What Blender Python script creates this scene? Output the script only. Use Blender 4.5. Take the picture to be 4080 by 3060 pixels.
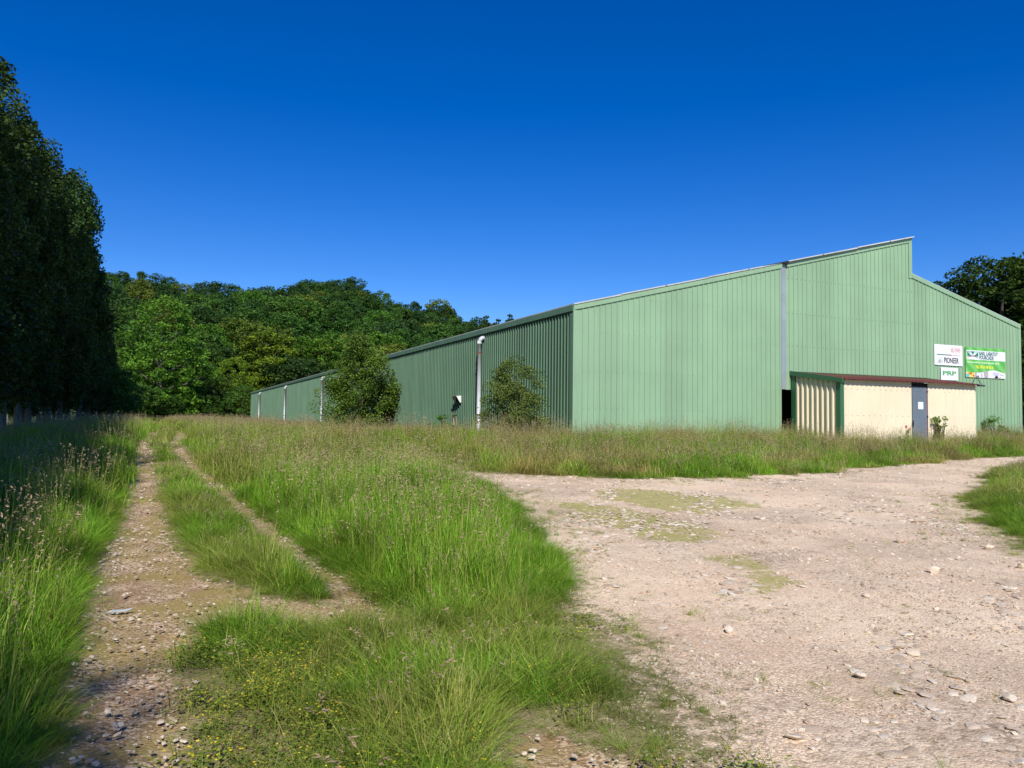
import bpy, math, random
import numpy as np
from mathutils import Vector, Matrix
for o in list(bpy.data.objects): bpy.data.objects.remove(o)
SC = bpy.context.scene
RNG = np.random.default_rng(7); random.seed(7)

# ------------------------------------------------------------------ camera
F = 3147.0; EYE = 1.6
YAW = math.radians(24.13); PITCH = math.atan(153/F); ROLL = 0.0121
CS, SN = math.cos(YAW), math.sin(YAW)
cam_d = bpy.data.cameras.new('camera'); cam = bpy.data.objects.new('camera', cam_d)
SC.collection.objects.link(cam); SC.camera = cam
cam_d.sensor_width = 36; cam_d.lens = 36*F/4080; cam_d.clip_end = 6000; cam_d.clip_start = 0.05
cam.matrix_world = (Matrix.Translation((0, 0, EYE)) @ Matrix.Rotation(-YAW, 4, 'Z')
    @ Matrix.Rotation(math.radians(90)+PITCH, 4, 'X') @ Matrix.Rotation(ROLL, 4, 'Z'))
SC.render.resolution_x = 1024; SC.render.resolution_y = 768

# ------------------------------------------------------------------ light
SUN_EL = math.radians(40); SH = Vector((-0.301, -0.954, 0)).normalized()
SDIR = Vector((SH.x*math.cos(SUN_EL), SH.y*math.cos(SUN_EL), math.sin(SUN_EL)))
W = bpy.data.worlds.new('World'); SC.world = W; W.use_nodes = True
nt = W.node_tree; nt.nodes.clear()
sky = nt.nodes.new('ShaderNodeTexSky'); sky.sky_type = 'NISHITA'; sky.sun_disc = False
sky.sun_elevation = SUN_EL; sky.sun_rotation = math.atan2(SH.x, SH.y)
sky.air_density = 0.85; sky.dust_density = 0.0; sky.ozone_density = 4.0; sky.altitude = 300
hs = nt.nodes.new('ShaderNodeHueSaturation'); hs.inputs['Saturation'].default_value = 1.385; hs.inputs['Hue'].default_value = 0.517
bg = nt.nodes.new('ShaderNodeBackground'); bg.inputs['Strength'].default_value = 0.122
wo = nt.nodes.new('ShaderNodeOutputWorld')
nt.links.new(sky.outputs[0], hs.inputs['Color']); nt.links.new(hs.outputs[0], bg.inputs[0]); nt.links.new(bg.outputs[0], wo.inputs[0])
sl = bpy.data.lights.new('sun', 'SUN'); sl.energy = 4.6; sl.angle = math.radians(0.53); sl.color = (1.0, 0.955, 0.88)
so = bpy.data.objects.new('sun', sl); SC.collection.objects.link(so)
so.rotation_euler = SDIR.to_track_quat('Z', 'Y').to_euler()
SC.view_settings.view_transform = 'Standard'; SC.view_settings.look = 'None'
SC.view_settings.exposure = 0.12; SC.view_settings.gamma = 1.0
SC.cycles.max_bounces = 6; SC.cycles.diffuse_bounces = 3; SC.cycles.transparent_max_bounces = 8

# ------------------------------------------------------------------ helpers
def link(o): SC.collection.objects.link(o); return o
def tag(o, label=None, cat=None, group=None, kind=None):
    if label: o['label'] = label
    if cat: o['category'] = cat
    if group: o['group'] = group
    if kind: o['kind'] = kind
    return o
def empty(name, loc=(0, 0, 0), rz=0, **k):
    o = link(bpy.data.objects.new(name, None)); o.location = loc; o.rotation_euler = (0, 0, rz)
    o.empty_display_size = 0.3
    return tag(o, **k)
def np_mesh(name, verts, faces_flat, nper, mats=(), smooth=False, attrs=None):
    """faces_flat: int array (nf,nper)"""
    me = bpy.data.meshes.new(name); v = np.asarray(verts, np.float32)
    f = np.asarray(faces_flat, np.int32); nf = len(f)
    me.vertices.add(len(v)); me.vertices.foreach_set('co', v.ravel())
    me.loops.add(nf*nper); me.loops.foreach_set('vertex_index', f.ravel())
    me.polygons.add(nf); me.polygons.foreach_set('loop_start', np.arange(0, nf*nper, nper, dtype=np.int32))
    me.polygons.foreach_set('loop_total', np.full(nf, nper, np.int32))
    if smooth: me.polygons.foreach_set('use_smooth', np.ones(nf, bool))
    for m in mats: me.materials.append(m)
    if attrs:
        for k, (dom, a) in attrs.items():
            at_ = me.attributes.new(k, 'FLOAT', dom); at_.data.foreach_set('value', np.asarray(a, np.float32))
    me.update(); me.validate(); return me
class MB:
    """collects shapes, builds one mesh object"""
    def __init__(s): s.v = []; s.f = []; s.mi = []
    def add(s, vs, fs, mi=0):
        b = len(s.v); s.v += [tuple(p) for p in vs]; s.f += [tuple(b+i for i in f) for f in fs]; s.mi += [mi]*len(fs); return s
    def box(s, x0, x1, y0, y1, z0, z1, mi=0):
        v = [(x, y, z) for z in (z0, z1) for y in (y0, y1) for x in (x0, x1)]
        return s.add(v, [(0, 2, 3, 1), (4, 5, 7, 6), (0, 1, 5, 4), (2, 6, 7, 3), (0, 4, 6, 2), (1, 3, 7, 5)], mi)
    def prism(s, poly, axis, a, b, mi=0):
        """poly: 2D points; axis 'y': (x,z) extruded y=a..b ; 'x': (y,z) ; 'z': (x,y)"""
        n = len(poly)
        def P(p, t): return {'y': (p[0], t, p[1]), 'x': (t, p[0], p[1]), 'z': (p[0], p[1], t)}[axis]
        v = [P(p, a) for p in poly]+[P(p, b) for p in poly]
        f = [tuple(range(n))[::-1], tuple(range(n, 2*n))]+[(i, (i+1) % n, n+(i+1) % n, n+i) for i in range(n)]
        return s.add(v, f, mi)
    def tube(s, pts, rad, n=10, mi=0, cap=True):
        pts = [Vector(p) for p in pts]; r = rad if isinstance(rad, (list, tuple)) else [rad]*len(pts)
        ring = []; up = Vector((0.3, 0.2, 1)).normalized(); vs = []
        for i, p in enumerate(pts):
            d = (pts[min(i+1, len(pts)-1)]-pts[max(i-1, 0)]).normalized()
            a = d.cross(up)
            if a.length < 1e-3: a = d.cross(Vector((1, 0, 0)))
            a.normalize(); b = d.cross(a)
            vs += [p+(a*math.cos(2*math.pi*k/n)+b*math.sin(2*math.pi*k/n))*r[i] for k in range(n)]
        fs = [(i*n+k, i*n+(k+1) % n, (i+1)*n+(k+1) % n, (i+1)*n+k) for i in range(len(pts)-1) for k in range(n)]
        if cap: fs += [tuple(range(n)), tuple(range((len(pts)-1)*n, len(pts)*n))[::-1]]
        return s.add(vs, fs, mi)
    def build(s, name, mats, parent=None, smooth=False, label=None):
        me = bpy.data.meshes.new(name); me.from_pydata([tuple(p) for p in s.v], [], s.f)
        mats = mats if isinstance(mats, (list, tuple)) else [mats]
        for m in mats: me.materials.append(m)
        me.polygons.foreach_set('material_index', s.mi)
        if smooth: me.polygons.foreach_set('use_smooth', [True]*len(s.f))
        me.update(); me.validate()
        o = link(bpy.data.objects.new(name, me))
        if parent: o.parent = parent
        if label: o['label'] = label
        return o

# ------------------------------------------------------------------ materials
class NT:
    def __init__(s, name):
        s.m = bpy.data.materials.new(name); s.m.use_nodes = True; s.t = s.m.node_tree
        s.b = s.t.nodes['Principled BSDF']; s.out = s.t.nodes['Material Output']
    def n(s, typ, **kw):
        nd = s.t.nodes.new(typ)
        for k, v in kw.items():
            if k in nd.inputs.keys(): 
                if hasattr(v, 'is_linked') or hasattr(v, 'links'): s.t.links.new(v, nd.inputs[k])
                else: nd.inputs[k].default_value = v
            else: setattr(nd, k, v)
        return nd
    def l(s, a, b): s.t.links.new(a, b)
    def coord(s): return s.n('ShaderNodeTexCoord').outputs['Object']
    def noise(s, vec, scale, detail=4, rough=0.55):
        nd = s.n('ShaderNodeTexNoise'); s.l(vec, nd.inputs['Vector']); nd.inputs['Scale'].default_value = scale
        nd.inputs['Detail'].default_value = detail; nd.inputs['Roughness'].default_value = rough; return nd.outputs['Fac']
    def ramp(s, fac, stops):
        nd = s.n('ShaderNodeValToRGB'); s.l(fac, nd.inputs[0]); cr = nd.color_ramp
        while len(cr.elements) < len(stops): cr.elements.new(0.5)
        for e, (p, c) in zip(cr.elements, stops): e.position = p; e.color = c if len(c) == 4 else (*c, 1)
        return nd.outputs[0]
    def mix(s, fac, a, b, mode='MIX'):
        nd = s.n('ShaderNodeMix'); nd.data_type = 'RGBA'; nd.blend_type = mode
        for sock, v in ((nd.inputs[0], fac), (nd.inputs[6], a), (nd.inputs[7], b)):
            if hasattr(v, 'links'): s.l(v, sock)
            elif isinstance(v, (int, float)): sock.default_value = v
            else: sock.default_value = (*v, 1) if len(v) == 3 else v
        return nd.outputs[2]
    def math(s, op, a, b=0.0, clamp=False):
        nd = s.n('ShaderNodeMath'); nd.operation = op; nd.use_clamp = clamp
        for sock, v in ((nd.inputs[0], a), (nd.inputs[1], b)):
            if hasattr(v, 'links'): s.l(v, sock)
            else: sock.default_value = v
        return nd.outputs[0]
    def bump(s, h, strength, dist):
        nd = s.n('ShaderNodeBump'); s.l(h, nd.inputs['Height']); nd.inputs['Strength'].default_value = strength
        nd.inputs['Distance'].default_value = dist; s.l(nd.outputs[0], s.b.inputs['Normal'])
    def attr(s, name, typ='GEOMETRY'):
        nd = s.n('ShaderNodeAttribute'); nd.attribute_name = name; nd.attribute_type = typ; return nd
def scalevec(k, vec, sx, sy, sz):
    nd = k.n('ShaderNodeMapping'); k.l(vec, nd.inputs[0]); nd.inputs['Scale'].default_value = (sx, sy, sz); return nd.outputs[0]
def painted(name, col, rough=0.45, var=0.08, dirt=(0.10, 0.09, 0.06), dirt_amt=0.12, metal=0.0, streak=True):
    k = NT(name); c = k.coord()
    n1 = k.noise(c, 0.6, 5); n2 = k.noise(scalevec(k, c, 5, 5, 0.25), 1.5, 5, 0.6)
    lo = tuple(x*(1-var) for x in col); hi = tuple(min(1, x*(1+var)) for x in col)
    base = k.ramp(n1, [(0.35, lo), (0.65, hi)])
    if streak:
        f = k.math('MULTIPLY', k.ramp(n2, [(0.5, (0, 0, 0)), (0.85, (1, 1, 1))]), dirt_amt*1.6)
        base = k.mix(f, base, dirt)
    n3 = k.noise(c, 14, 6, 0.65)
    base = k.mix(k.math('MULTIPLY', k.ramp(n3, [(0.58, (0, 0, 0)), (0.75, (1, 1, 1))]), dirt_amt), base, dirt)
    k.l(base, k.b.inputs['Base Color']); k.b.inputs['Roughness'].default_value = rough; k.b.inputs['Metallic'].default_value = metal
    k.bump(n1, 0.08, 0.02)
    return k.m
def flat(name, col, rough=0.6, metal=0.0, var=0.06):
    return painted(name, col, rough, var, dirt_amt=0.04, metal=metal, streak=False)
M = {}
def sheet_tone(m, axis, w=1.0):
    k = m.node_tree; b = k.nodes['Principled BSDF']; src = b.inputs['Base Color'].links[0].from_socket
    tc = k.nodes.new('ShaderNodeTexCoord'); sp = k.nodes.new('ShaderNodeSeparateXYZ'); k.links.new(tc.outputs['Object'], sp.inputs[0])
    dv = k.nodes.new('ShaderNodeMath'); dv.operation = 'DIVIDE'; k.links.new(sp.outputs[axis], dv.inputs[0]); dv.inputs[1].default_value = w
    fl = k.nodes.new('ShaderNodeMath'); fl.operation = 'FLOOR'; k.links.new(dv.outputs[0], fl.inputs[0])
    wn = k.nodes.new('ShaderNodeTexWhiteNoise'); wn.noise_dimensions = '1D'; k.links.new(fl.outputs[0], wn.inputs['W'])
    mr = k.nodes.new('ShaderNodeMapRange'); k.links.new(wn.outputs['Value'], mr.inputs[0]); mr.inputs[3].default_value = 0.93; mr.inputs[4].default_value = 1.05
    hv = k.nodes.new('ShaderNodeHueSaturation'); k.links.new(src, hv.inputs['Color']); k.links.new(mr.outputs[0], hv.inputs['Value']); k.links.new(hv.outputs[0], b.inputs['Base Color'])
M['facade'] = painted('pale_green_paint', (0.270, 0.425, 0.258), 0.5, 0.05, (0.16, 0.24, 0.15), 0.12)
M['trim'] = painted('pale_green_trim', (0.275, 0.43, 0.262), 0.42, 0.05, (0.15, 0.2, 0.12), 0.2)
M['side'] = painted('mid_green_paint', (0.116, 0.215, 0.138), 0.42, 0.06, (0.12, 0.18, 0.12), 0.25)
M['sidetrim'] = painted('shaded_green_trim', (0.17, 0.31, 0.20), 0.42, 0.06, (0.12, 0.15, 0.1), 0.3)  # darker copy of the trim green, side wall shade put into the colour
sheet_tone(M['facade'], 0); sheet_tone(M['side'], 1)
M['darkgreen'] = painted('dark_green_trim', (0.045, 0.15, 0.07), 0.4, 0.08)
M['zinc'] = painted('zinc_sheet', (0.34, 0.38, 0.43), 0.45, 0.12, (0.2, 0.22, 0.26), 0.3, 0.2)
M['roofsheet'] = painted('weathered_roof_sheet', (0.55, 0.56, 0.55), 0.8, 0.15, (0.2, 0.19, 0.16), 0.3)
M['black'] = flat('dark_void', (0.012, 0.012, 0.012), 0.9)  # flat black standing in for the darkness inside openings
M['gutter'] = flat('black_plastic', (0.02, 0.02, 0.022), 0.5)
M['cream'] = painted('cream_sheet', (0.80, 0.70, 0.50), 0.5, 0.05, (0.5, 0.38, 0.25), 0.14)
M['maroon'] = painted('maroon_sheet', (0.12, 0.028, 0.022), 0.5, 0.15)
M['doorblue'] = painted('grey_blue_door', (0.15, 0.185, 0.225), 0.35, 0.12, (0.2, 0.2, 0.2), 0.12)
M['rust'] = flat('rust', (0.28, 0.07, 0.03), 0.8)
M['white'] = flat('white_plastic', (0.80, 0.80, 0.80), 0.5)
M['whitesign'] = flat('white_sign', (0.82, 0.84, 0.85), 0.35)
def pipe_mat():
    k = NT('white_pipe_flaking'); g = k.n('ShaderNodeNewGeometry'); c = k.coord()
    n = k.noise(c, 9, 8, 0.7); z = k.n('ShaderNodeSeparateXYZ'); k.l(c, z.inputs[0])
    low = k.math('SUBTRACT', 1.0, k.math('MULTIPLY', z.outputs[2], 0.55), True)
    th = k.math('ADD', n, k.math('MULTIPLY', low, 0.16))
    f = k.ramp(th, [(0.68, (0, 0, 0)), (0.71, (1, 1, 1))])
    n2 = k.noise(c, 3, 3)
    base = k.mix(f, k.ramp(n2, [(0.3, (0.50, 0.52, 0.57)), (0.7, (0.62, 0.64, 0.68))]), (0.10, 0.13, 0.11))
    k.l(base, k.b.inputs['Base Color']); k.b.inputs['Roughness'].default_value = 0.5
    return k.m
M['pipe'] = pipe_mat()

def leaf_mat(name, dark, light, trans=0.25, rough=0.5, obj_var=0.25):
    k = NT(name); a = k.attr('var'); oi = k.n('ShaderNodeObjectInfo')
    c = k.ramp(a.outputs['Fac'], [(0.0, dark), (0.55, tuple((x+y)/2 for x, y in zip(dark, light))), (1.0, light)])
    hv = k.n('ShaderNodeHueSaturation'); k.l(c, hv.inputs['Color'])
    k.l(k.math('ADD', 1-obj_var, k.math('MULTIPLY', oi.outputs['Random'], 2*obj_var)), hv.inputs['Value'])
    k.l(k.math('ADD', 0.488, k.math('MULTIPLY', k.math('FRACT', k.math('MULTIPLY', oi.outputs['Random'], 7.3)), 0.024)), hv.inputs['Hue'])
    col = hv.outputs[0]
    k.l(col, k.b.inputs['Base Color']); k.b.inputs['Roughness'].default_value = rough
    k.b.inputs['Specular IOR Level'].default_value = 0.12
    tr = k.n('ShaderNodeBsdfTranslucent'); k.l(k.mix(0.35, col, (0.25, 0.4, 0.03)), tr.inputs[0])
    ms = k.n('ShaderNodeMixShader'); ms.inputs[0].default_value = trans
    k.l(k.b.outputs[0], ms.inputs[1]); k.l(tr.outputs[0], ms.inputs[2]); k.l(ms.outputs[0], k.out.inputs[0])
    return k.m
M['leaf_hill'] = leaf_mat('leaf_hill', (0.024, 0.072, 0.014), (0.098, 0.205, 0.030), 0.2, 0.5, 0.38)
M['leaf_olive'] = leaf_mat('leaf_olive', (0.05, 0.09, 0.014), (0.20, 0.27, 0.035), 0.2, 0.5, 0.3)
M['leaf_deep'] = leaf_mat('leaf_deep', (0.018, 0.052, 0.014), (0.065, 0.135, 0.03), 0.15, 0.5, 0.25)
M['leaf_bright'] = leaf_mat('leaf_bright', (0.035, 0.115, 0.012), (0.155, 0.33, 0.032), 0.25, 0.5, 0.1)
M['leaf_yellow'] = leaf_mat('leaf_yellow', (0.065, 0.13, 0.012), (0.27, 0.38, 0.03), 0.25, 0.5, 0.1)
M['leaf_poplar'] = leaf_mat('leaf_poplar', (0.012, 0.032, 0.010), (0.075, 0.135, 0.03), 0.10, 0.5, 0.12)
M['leaf_dark'] = leaf_mat('leaf_dark', (0.014, 0.034, 0.008), (0.075, 0.12, 0.018), 0.15, 0.5, 0.15)
M['leaf_shrub'] = leaf_mat('leaf_shrub', (0.045, 0.105, 0.016), (0.175, 0.30, 0.042), 0.2, 0.5, 0.08)
M['leaf_willow'] = leaf_mat('leaf_willow', (0.06, 0.105, 0.025), (0.21, 0.29, 0.06), 0.2, 0.5, 0.05)
def bark(name, a, b):
    k = NT(name); c = k.coord(); n = k.noise(scalevec(k, c, 6, 6, 1.2), 3, 8, 0.7)
    k.l(k.ramp(n, [(0.35, a), (0.65, b)]), k.b.inputs['Base Color']); k.b.inputs['Roughness'].default_value = 0.9
    k.bump(n, 0.6, 0.03); return k.m
M['bark'] = bark('grey_brown_bark', (0.06, 0.048, 0.035), (0.17, 0.14, 0.11))
M['bark_pale'] = bark('pale_poplar_bark', (0.08, 0.075, 0.06), (0.24, 0.22, 0.18))

# ------------------------------------------------------------------ ground height, pixel to ground point
YK = np.array([-3000, 2, 5, 9, 16, 19, 22, 25.8, 60, 130, 3000.]); ZK = np.array([0, 0, 0.02, 0.10, 0.34, 0.47, 0.64, 0.86, 0.97, 1.08, 1.08])
def hash2(i, j, s): 
    n = np.sin(i*127.1+j*311.7+s*74.7)*43758.5453; return n-np.floor(n)
def vnoise(x, y, s=0):
    xi, yi = np.floor(x), np.floor(y); fx, fy = x-xi, y-yi; fx = fx*fx*(3-2*fx); fy = fy*fy*(3-2*fy)
    a, b, c, d = hash2(xi, yi, s), hash2(xi+1, yi, s), hash2(xi, yi+1, s), hash2(xi+1, yi+1, s)
    return (a*(1-fx)+b*fx)*(1-fy)+(c*(1-fx)+d*fx)*fy
def fbm(x, y, s=0, o=3): return sum(vnoise(x*2**i, y*2**i, s+i*3.1)/2**i for i in range(o))/(2-2**(1-o))
def Gh0(X, Y): return np.interp(Y, YK, ZK)
def at(u, v):
    """photo pixel (2212 wide) -> ground point"""
    U, V = u*1.84448-2040, v*1.84448-1530
    d = cam.matrix_world.to_3x3() @ Vector((U, -V, -F)); h = 0.0
    for _ in range(60):
        t = (h-EYE)/d.z; h = 0.5*h+0.5*float(Gh0(0, t*d.y))
    return (t*d.x, t*d.y)
def sdf(P, poly):
    """signed distance to polygon, negative inside"""
    poly = np.array(poly, float); X, Y = P[:, 0], P[:, 1]; D = np.full(len(P), 1e18); ins = np.zeros(len(P), bool)
    for a, b in zip(poly, np.roll(poly, -1, 0)):
        e = b-a; w = P-a; t = np.clip((w@e)/(e@e+1e-12), 0, 1); q = w-t[:, None]*e; D = np.minimum(D, (q**2).sum(1))
        c = (a[1] > Y) != (b[1] > Y)
        with np.errstate(divide='ignore', invalid='ignore'): ins ^= c & (X < (b[0]-a[0])*(Y-a[1])/(b[1]-a[1])+a[0])
    D = np.sqrt(D); return np.where(ins, -D, D)
PX = lambda L: [at(*p) for p in L]
YARD = PX([(1690, 1659), (1570, 1560), (1440, 1450), (1320, 1350), (1235, 1275), (1212, 1210), (1160, 1145), (1105, 1090), (1040, 1045),
           (960, 1012), (860, 990), (840, 978), (930, 992), (1010, 1016), (1100, 1027), (1300, 1034), (1500, 1035), (1700, 1027), (1900, 1010), (2050, 996), (2212, 985)]) \
    + [(70, 27), (70, -30), (2.4, -30), (2.4, 1.5)]
VERGE = PX([(2150, 1012), (2092, 1066), (2128, 1124), (2212, 1188)]) + [(13.5, 5.5), (24, 5), (60, 8), (60, 23), (30, 18.6)]
LTRK = PX([(300, 955), (296, 1000), (281, 1050), (262, 1100), (262, 1140), (240, 1180), (205, 1230), (188, 1300), (178, 1400), (160, 1500), (140, 1600), (125, 1659)]) \
    + [(-0.75, 1.0), (-0.75, -20), (0.1, -20), (0.1, 1.0)] + PX([(405, 1659), (400, 1600), (385, 1500), (382, 1400), (430, 1348), (600, 1352), (860, 1352), (880, 1320), (700, 1308), (560, 1290), (490, 1262), (430, 1250),
                                     (380, 1200), (362, 1140), (345, 1080), (331, 1000), (318, 955)]) + [(0.1, 36), (-0.1, 60), (-0.5, 120), (-0.95, 120), (-0.6, 60), (-0.35, 36)]
RTRK = PX([(368, 962), (402, 1000), (442, 1050), (492, 1090), (542, 1150), (600, 1200), (655, 1240), (700, 1290), (760, 1322), (850, 1352), (900, 1340), (800, 1290), (720, 1238), (655, 1190),
           (595, 1140), (530, 1085), (478, 1044), (435, 1010), (385, 965)]) + [(1.25, 36), (0.9, 60), (0.6, 120), (0.2, 120), (0.5, 60), (0.85, 36)]
BARE = PX([(1130, 1568), (1240, 1572), (1310, 1615), (1400, 1659)]) + [(1.9, 1.8), (1.0, 1.8)] + PX([(1125, 1659)])
MOSS = [PX([(1190, 1082), (1290, 1086), (1370, 1105), (1400, 1118), (1470, 1128), (1520, 1160), (1480, 1168), (1380, 1158), (1300, 1130), (1240, 1105)]),
        PX([(1300, 1062), (1420, 1058), (1560, 1075), (1620, 1092), (1540, 1105), (1420, 1100), (1340, 1082)]),
        PX([(1600, 1200), (1640, 1215), (1700, 1260), (1680, 1275), (1610, 1230)])]
def fields(P):
    X, Y = P[:, 0], P[:, 1]; w = (fbm(X*1.6, Y*1.6, 3)-0.5); w2 = fbm(X*6, Y*6, 9)-0.5
    sy = sdf(P, YARD); sv = sdf(P, VERGE); sg = np.maximum(sy, -sv)
    sl = sdf(P, LTRK); sr = sdf(P, RTRK); sb = sdf(P, BARE); stk = np.minimum(np.minimum(sl, sr+0.03*np.clip(1.5-np.abs(Y-10)/14, 0, 1)), sb)
    moss = np.minimum.reduce([sdf(P, m) for m in MOSS])
    sc = np.clip(Y/12, 0.5, 1.6)
    return dict(g=sg+w*0.6*sc+w2*0.3+(fbm(X*2.9, Y*2.9, 13)-0.5)*0.6, t=stk+w*0.2+w2*0.16+(fbm(X*3.1, Y*3.1, 17)-0.5)*0.22, sv=sv, m=moss-0.1+w*0.8+w2*0.5, sb=sb, graw=sg, traw=stk)
def Gh(X, Y):
    X = np.asarray(X, float); Y = np.asarray(Y, float)
    near = np.clip(1-(np.hypot(X, Y)-60)/60, 0, 1)
    dip = lambda a, b, x: (lambda t: t*t*(3-2*t))(np.clip((x-a)/(b-a), 0, 1))
    return Gh0(X, Y)-1.1*dip(-2.6, -8.0, X)*dip(8, 26, Y)+near*(0.05*(fbm(X*0.35, Y*0.35, 1)-0.5)+0.02*(fbm(X*2.2, Y*2.2, 5)-0.5))

# ------------------------------------------------------------------ ground meshes
def axis(lo, hi, step, far, grow=1.16):
    a = list(np.arange(lo, hi+1e-6, step)); s = step; x = hi
    while x < far: s *= grow; x += s; a.append(x)
    s = step; x = lo; b = []
    while x > -far: s *= grow; x -= s; b.append(x)
    return np.array(b[::-1]+a)
xs = axis(-4, 20, 0.08, 3000); ys = axis(1.5, 21, 0.08, 3000)
XX, YY = np.meshgrid(xs, ys); P = np.stack([XX.ravel(), YY.ravel()], 1)
FD = fields(P); H = Gh(P[:, 0], P[:, 1])
gl = np.clip(0.5-FD['g']/np.where(P[:, 1] < 7, 2.6, np.where(P[:, 1] < 9, 1.6, 0.8)), 0, 1); tl = np.clip(0.5-FD['t']/0.4, 0, 1); ml = np.clip(0.5-FD['m']/0.9, 0, 1)
rough = fbm(P[:, 0]*9, P[:, 1]*9, 21, 2)-0.5
nearm = np.clip(1-(np.hypot(P[:, 0], P[:, 1])-20)/15, 0, 1)
H = H - 0.035*tl + rough*0.018*np.maximum(gl, tl)*nearm
V = np.column_stack([P, H]); nx, ny = len(xs), len(ys)
ii = (np.arange(ny-1)[:, None]*nx+np.arange(nx-1)[None, :]).ravel(); Fq = np.stack([ii, ii+1, ii+nx+1, ii+nx], 1)
fg = (gl[Fq].mean(1) > 0.5); ft = (tl[Fq].mean(1) > 0.5) & ~fg
def ground_mat():
    k = NT('ground_cover'); g = k.n('ShaderNodeNewGeometry'); p = g.outputs['Position']
    ga, ta, ma = k.attr('gravel').outputs['Fac'], k.attr('track').outputs['Fac'], k.attr('moss').outputs['Fac']
    # soil / thatch
    n1 = k.noise(p, 3.5, 8, 0.65); n2 = k.noise(p, 40, 6, 0.7)  # fine earth crumbs
    soil = k.ramp(n1, [(0.3, (0.26, 0.20, 0.11)), (0.5, (0.30, 0.26, 0.12)), (0.7, (0.44, 0.36, 0.22))])
    soil = k.mix(k.ramp(n2, [(0.35, (1, 1, 1)), (0.6, (0, 0, 0))]), soil, (0.19, 0.15, 0.08))
    # stones
    def vor(scale, feat='F1', rnd=1.0):
        v = k.n('ShaderNodeTexVoronoi'); v.feature = feat; k.l(p, v.inputs['Vector']); v.inputs['Scale'].default_value = scale; v.inputs['Randomness'].default_value = rnd; return v
    v1, v2, v3 = vor(55), vor(19), vor(130)
    def bw(c): 
        s = k.n('ShaderNodeSeparateColor'); k.l(c, s.inputs[0]); return s.outputs[0]
    c1 = k.ramp(bw(v1.outputs['Color']), [(0.0, (0.36, 0.27, 0.185)), (0.35, (0.62, 0.475, 0.335)), (0.7, (0.82, 0.665, 0.49)), (1.0, (0.97, 0.83, 0.64))])
    c3 = k.ramp(bw(v3.outputs['Color']), [(0.0, (0.36, 0.265, 0.18)), (1.0, (0.94, 0.76, 0.57))])
    gcol = k.mix(0.45, c1, c3)
    gap = k.ramp(v1.outputs['Distance'], [(0.55, (0, 0, 0)), (0.95, (1, 1, 1))])
    gcol = k.mix(k.math('MULTIPLY', gap, 0.6), gcol, (0.20, 0.135, 0.085))
    # patches where flat grey slabs show and sandy pink fines
    pn = k.noise(p, 0.55, 6, 0.6); patch = k.ramp(pn, [(0.50, (0, 0, 0)), (0.62, (1, 1, 1))])
    slab = k.ramp(bw(v2.outputs['Color']), [(0.0, (0.36, 0.28, 0.20)), (1.0, (0.66, 0.56, 0.44))])
    sgap = k.ramp(v2.outputs['Distance'], [(0.55, (0, 0, 0)), (0.85, (1, 1, 1))])
    slab = k.mix(sgap, slab, (0.15, 0.12, 0.085))
    gcol = k.mix(k.math('MULTIPLY', patch, 0.75), gcol, slab)
    fn = k.noise(p, 0.9, 5, 0.6); gcol = k.mix(k.math('MULTIPLY', k.ramp(fn, [(0.5, (0, 0, 0)), (0.7, (1, 1, 1))]), 0.5), gcol, (0.70, 0.50, 0.345))
    bn = k.noise(p, 0.35, 5, 0.6); gcol = k.mix(k.math('MULTIPLY', k.ramp(bn, [(0.42, (0, 0, 0)), (0.64, (1, 1, 1))]), 0.45), gcol, (0.97, 0.81, 0.60))
    dk = k.noise(p, 0.22, 7, 0.68); gcol = k.mix(k.math('MULTIPLY', k.ramp(dk, [(0.50, (0, 0, 0)), (0.60, (1, 1, 1))]), 0.42), gcol, k.mix(0.5, slab, (0.30, 0.23, 0.16)))
    sp = k.noise(p, 26, 3, 0.6); gcol = k.mix(k.math('MULTIPLY', k.ramp(sp, [(0.60, (0, 0, 0)), (0.70, (1, 1, 1))]), 0.5), gcol, (0.24, 0.17, 0.11))
    gcol = k.mix(1.0, gcol, (1.12, 1.07, 1.03), 'MULTIPLY')
    # ruts: soil and small stones
    tn = k.noise(p, 2.3, 6, 0.65); earth = k.ramp(n2, [(0.3, (0.22, 0.135, 0.07)), (0.7, (0.42, 0.28, 0.16))])
    st = k.math('GREATER_THAN', bw(v1.outputs['Color']), 0.50)
    tcol = k.mix(k.math('MULTIPLY', st, k.ramp(tn, [(0.40, (0.1, 0.1, 0.1)), (0.60, (0.9, 0.9, 0.9))])), earth, gcol)
    tm = k.noise(p, 1.1, 5, 0.6); tcol = k.mix(k.math('MULTIPLY', k.ramp(tm, [(0.44, (0, 0, 0)), (0.60, (1, 1, 1))]), 0.8), tcol, k.ramp(n2, [(0.3, (0.24, 0.17, 0.05)), (0.7, (0.46, 0.36, 0.13))]))
    mossc = k.ramp(n2, [(0.3, (0.26, 0.26, 0.05)), (0.7, (0.50, 0.47, 0.13))])
    def edge(a, amt=1.0):
        e = k.math('ADD', a, k.math('MULTIPLY', k.math('SUBTRACT', k.noise(p, 9, 6, 0.7), 0.5), 1.3)); return k.ramp(e, [(0.40, (0, 0, 0)), (0.58, (1, 1, 1))])
    col = k.mix(edge(ta), soil, tcol); col = k.mix(edge(ga), col, gcol)
    col = k.mix(k.math('MULTIPLY', edge(k.math('MULTIPLY', ma, 0.88)), 0.72), col, mossc)
    # mossy fringe of the yard
    k.l(col, k.b.inputs['Base Color']); k.b.inputs['Roughness'].default_value = 0.95; k.b.inputs['Specular IOR Level'].default_value = 0.15
    hgt = k.math('SUBTRACT', k.math('MULTIPLY', v1.outputs['Distance'], -0.6), k.math('MULTIPLY', v2.outputs['Distance'], k.math('MULTIPLY', patch, 0.5)))
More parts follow.
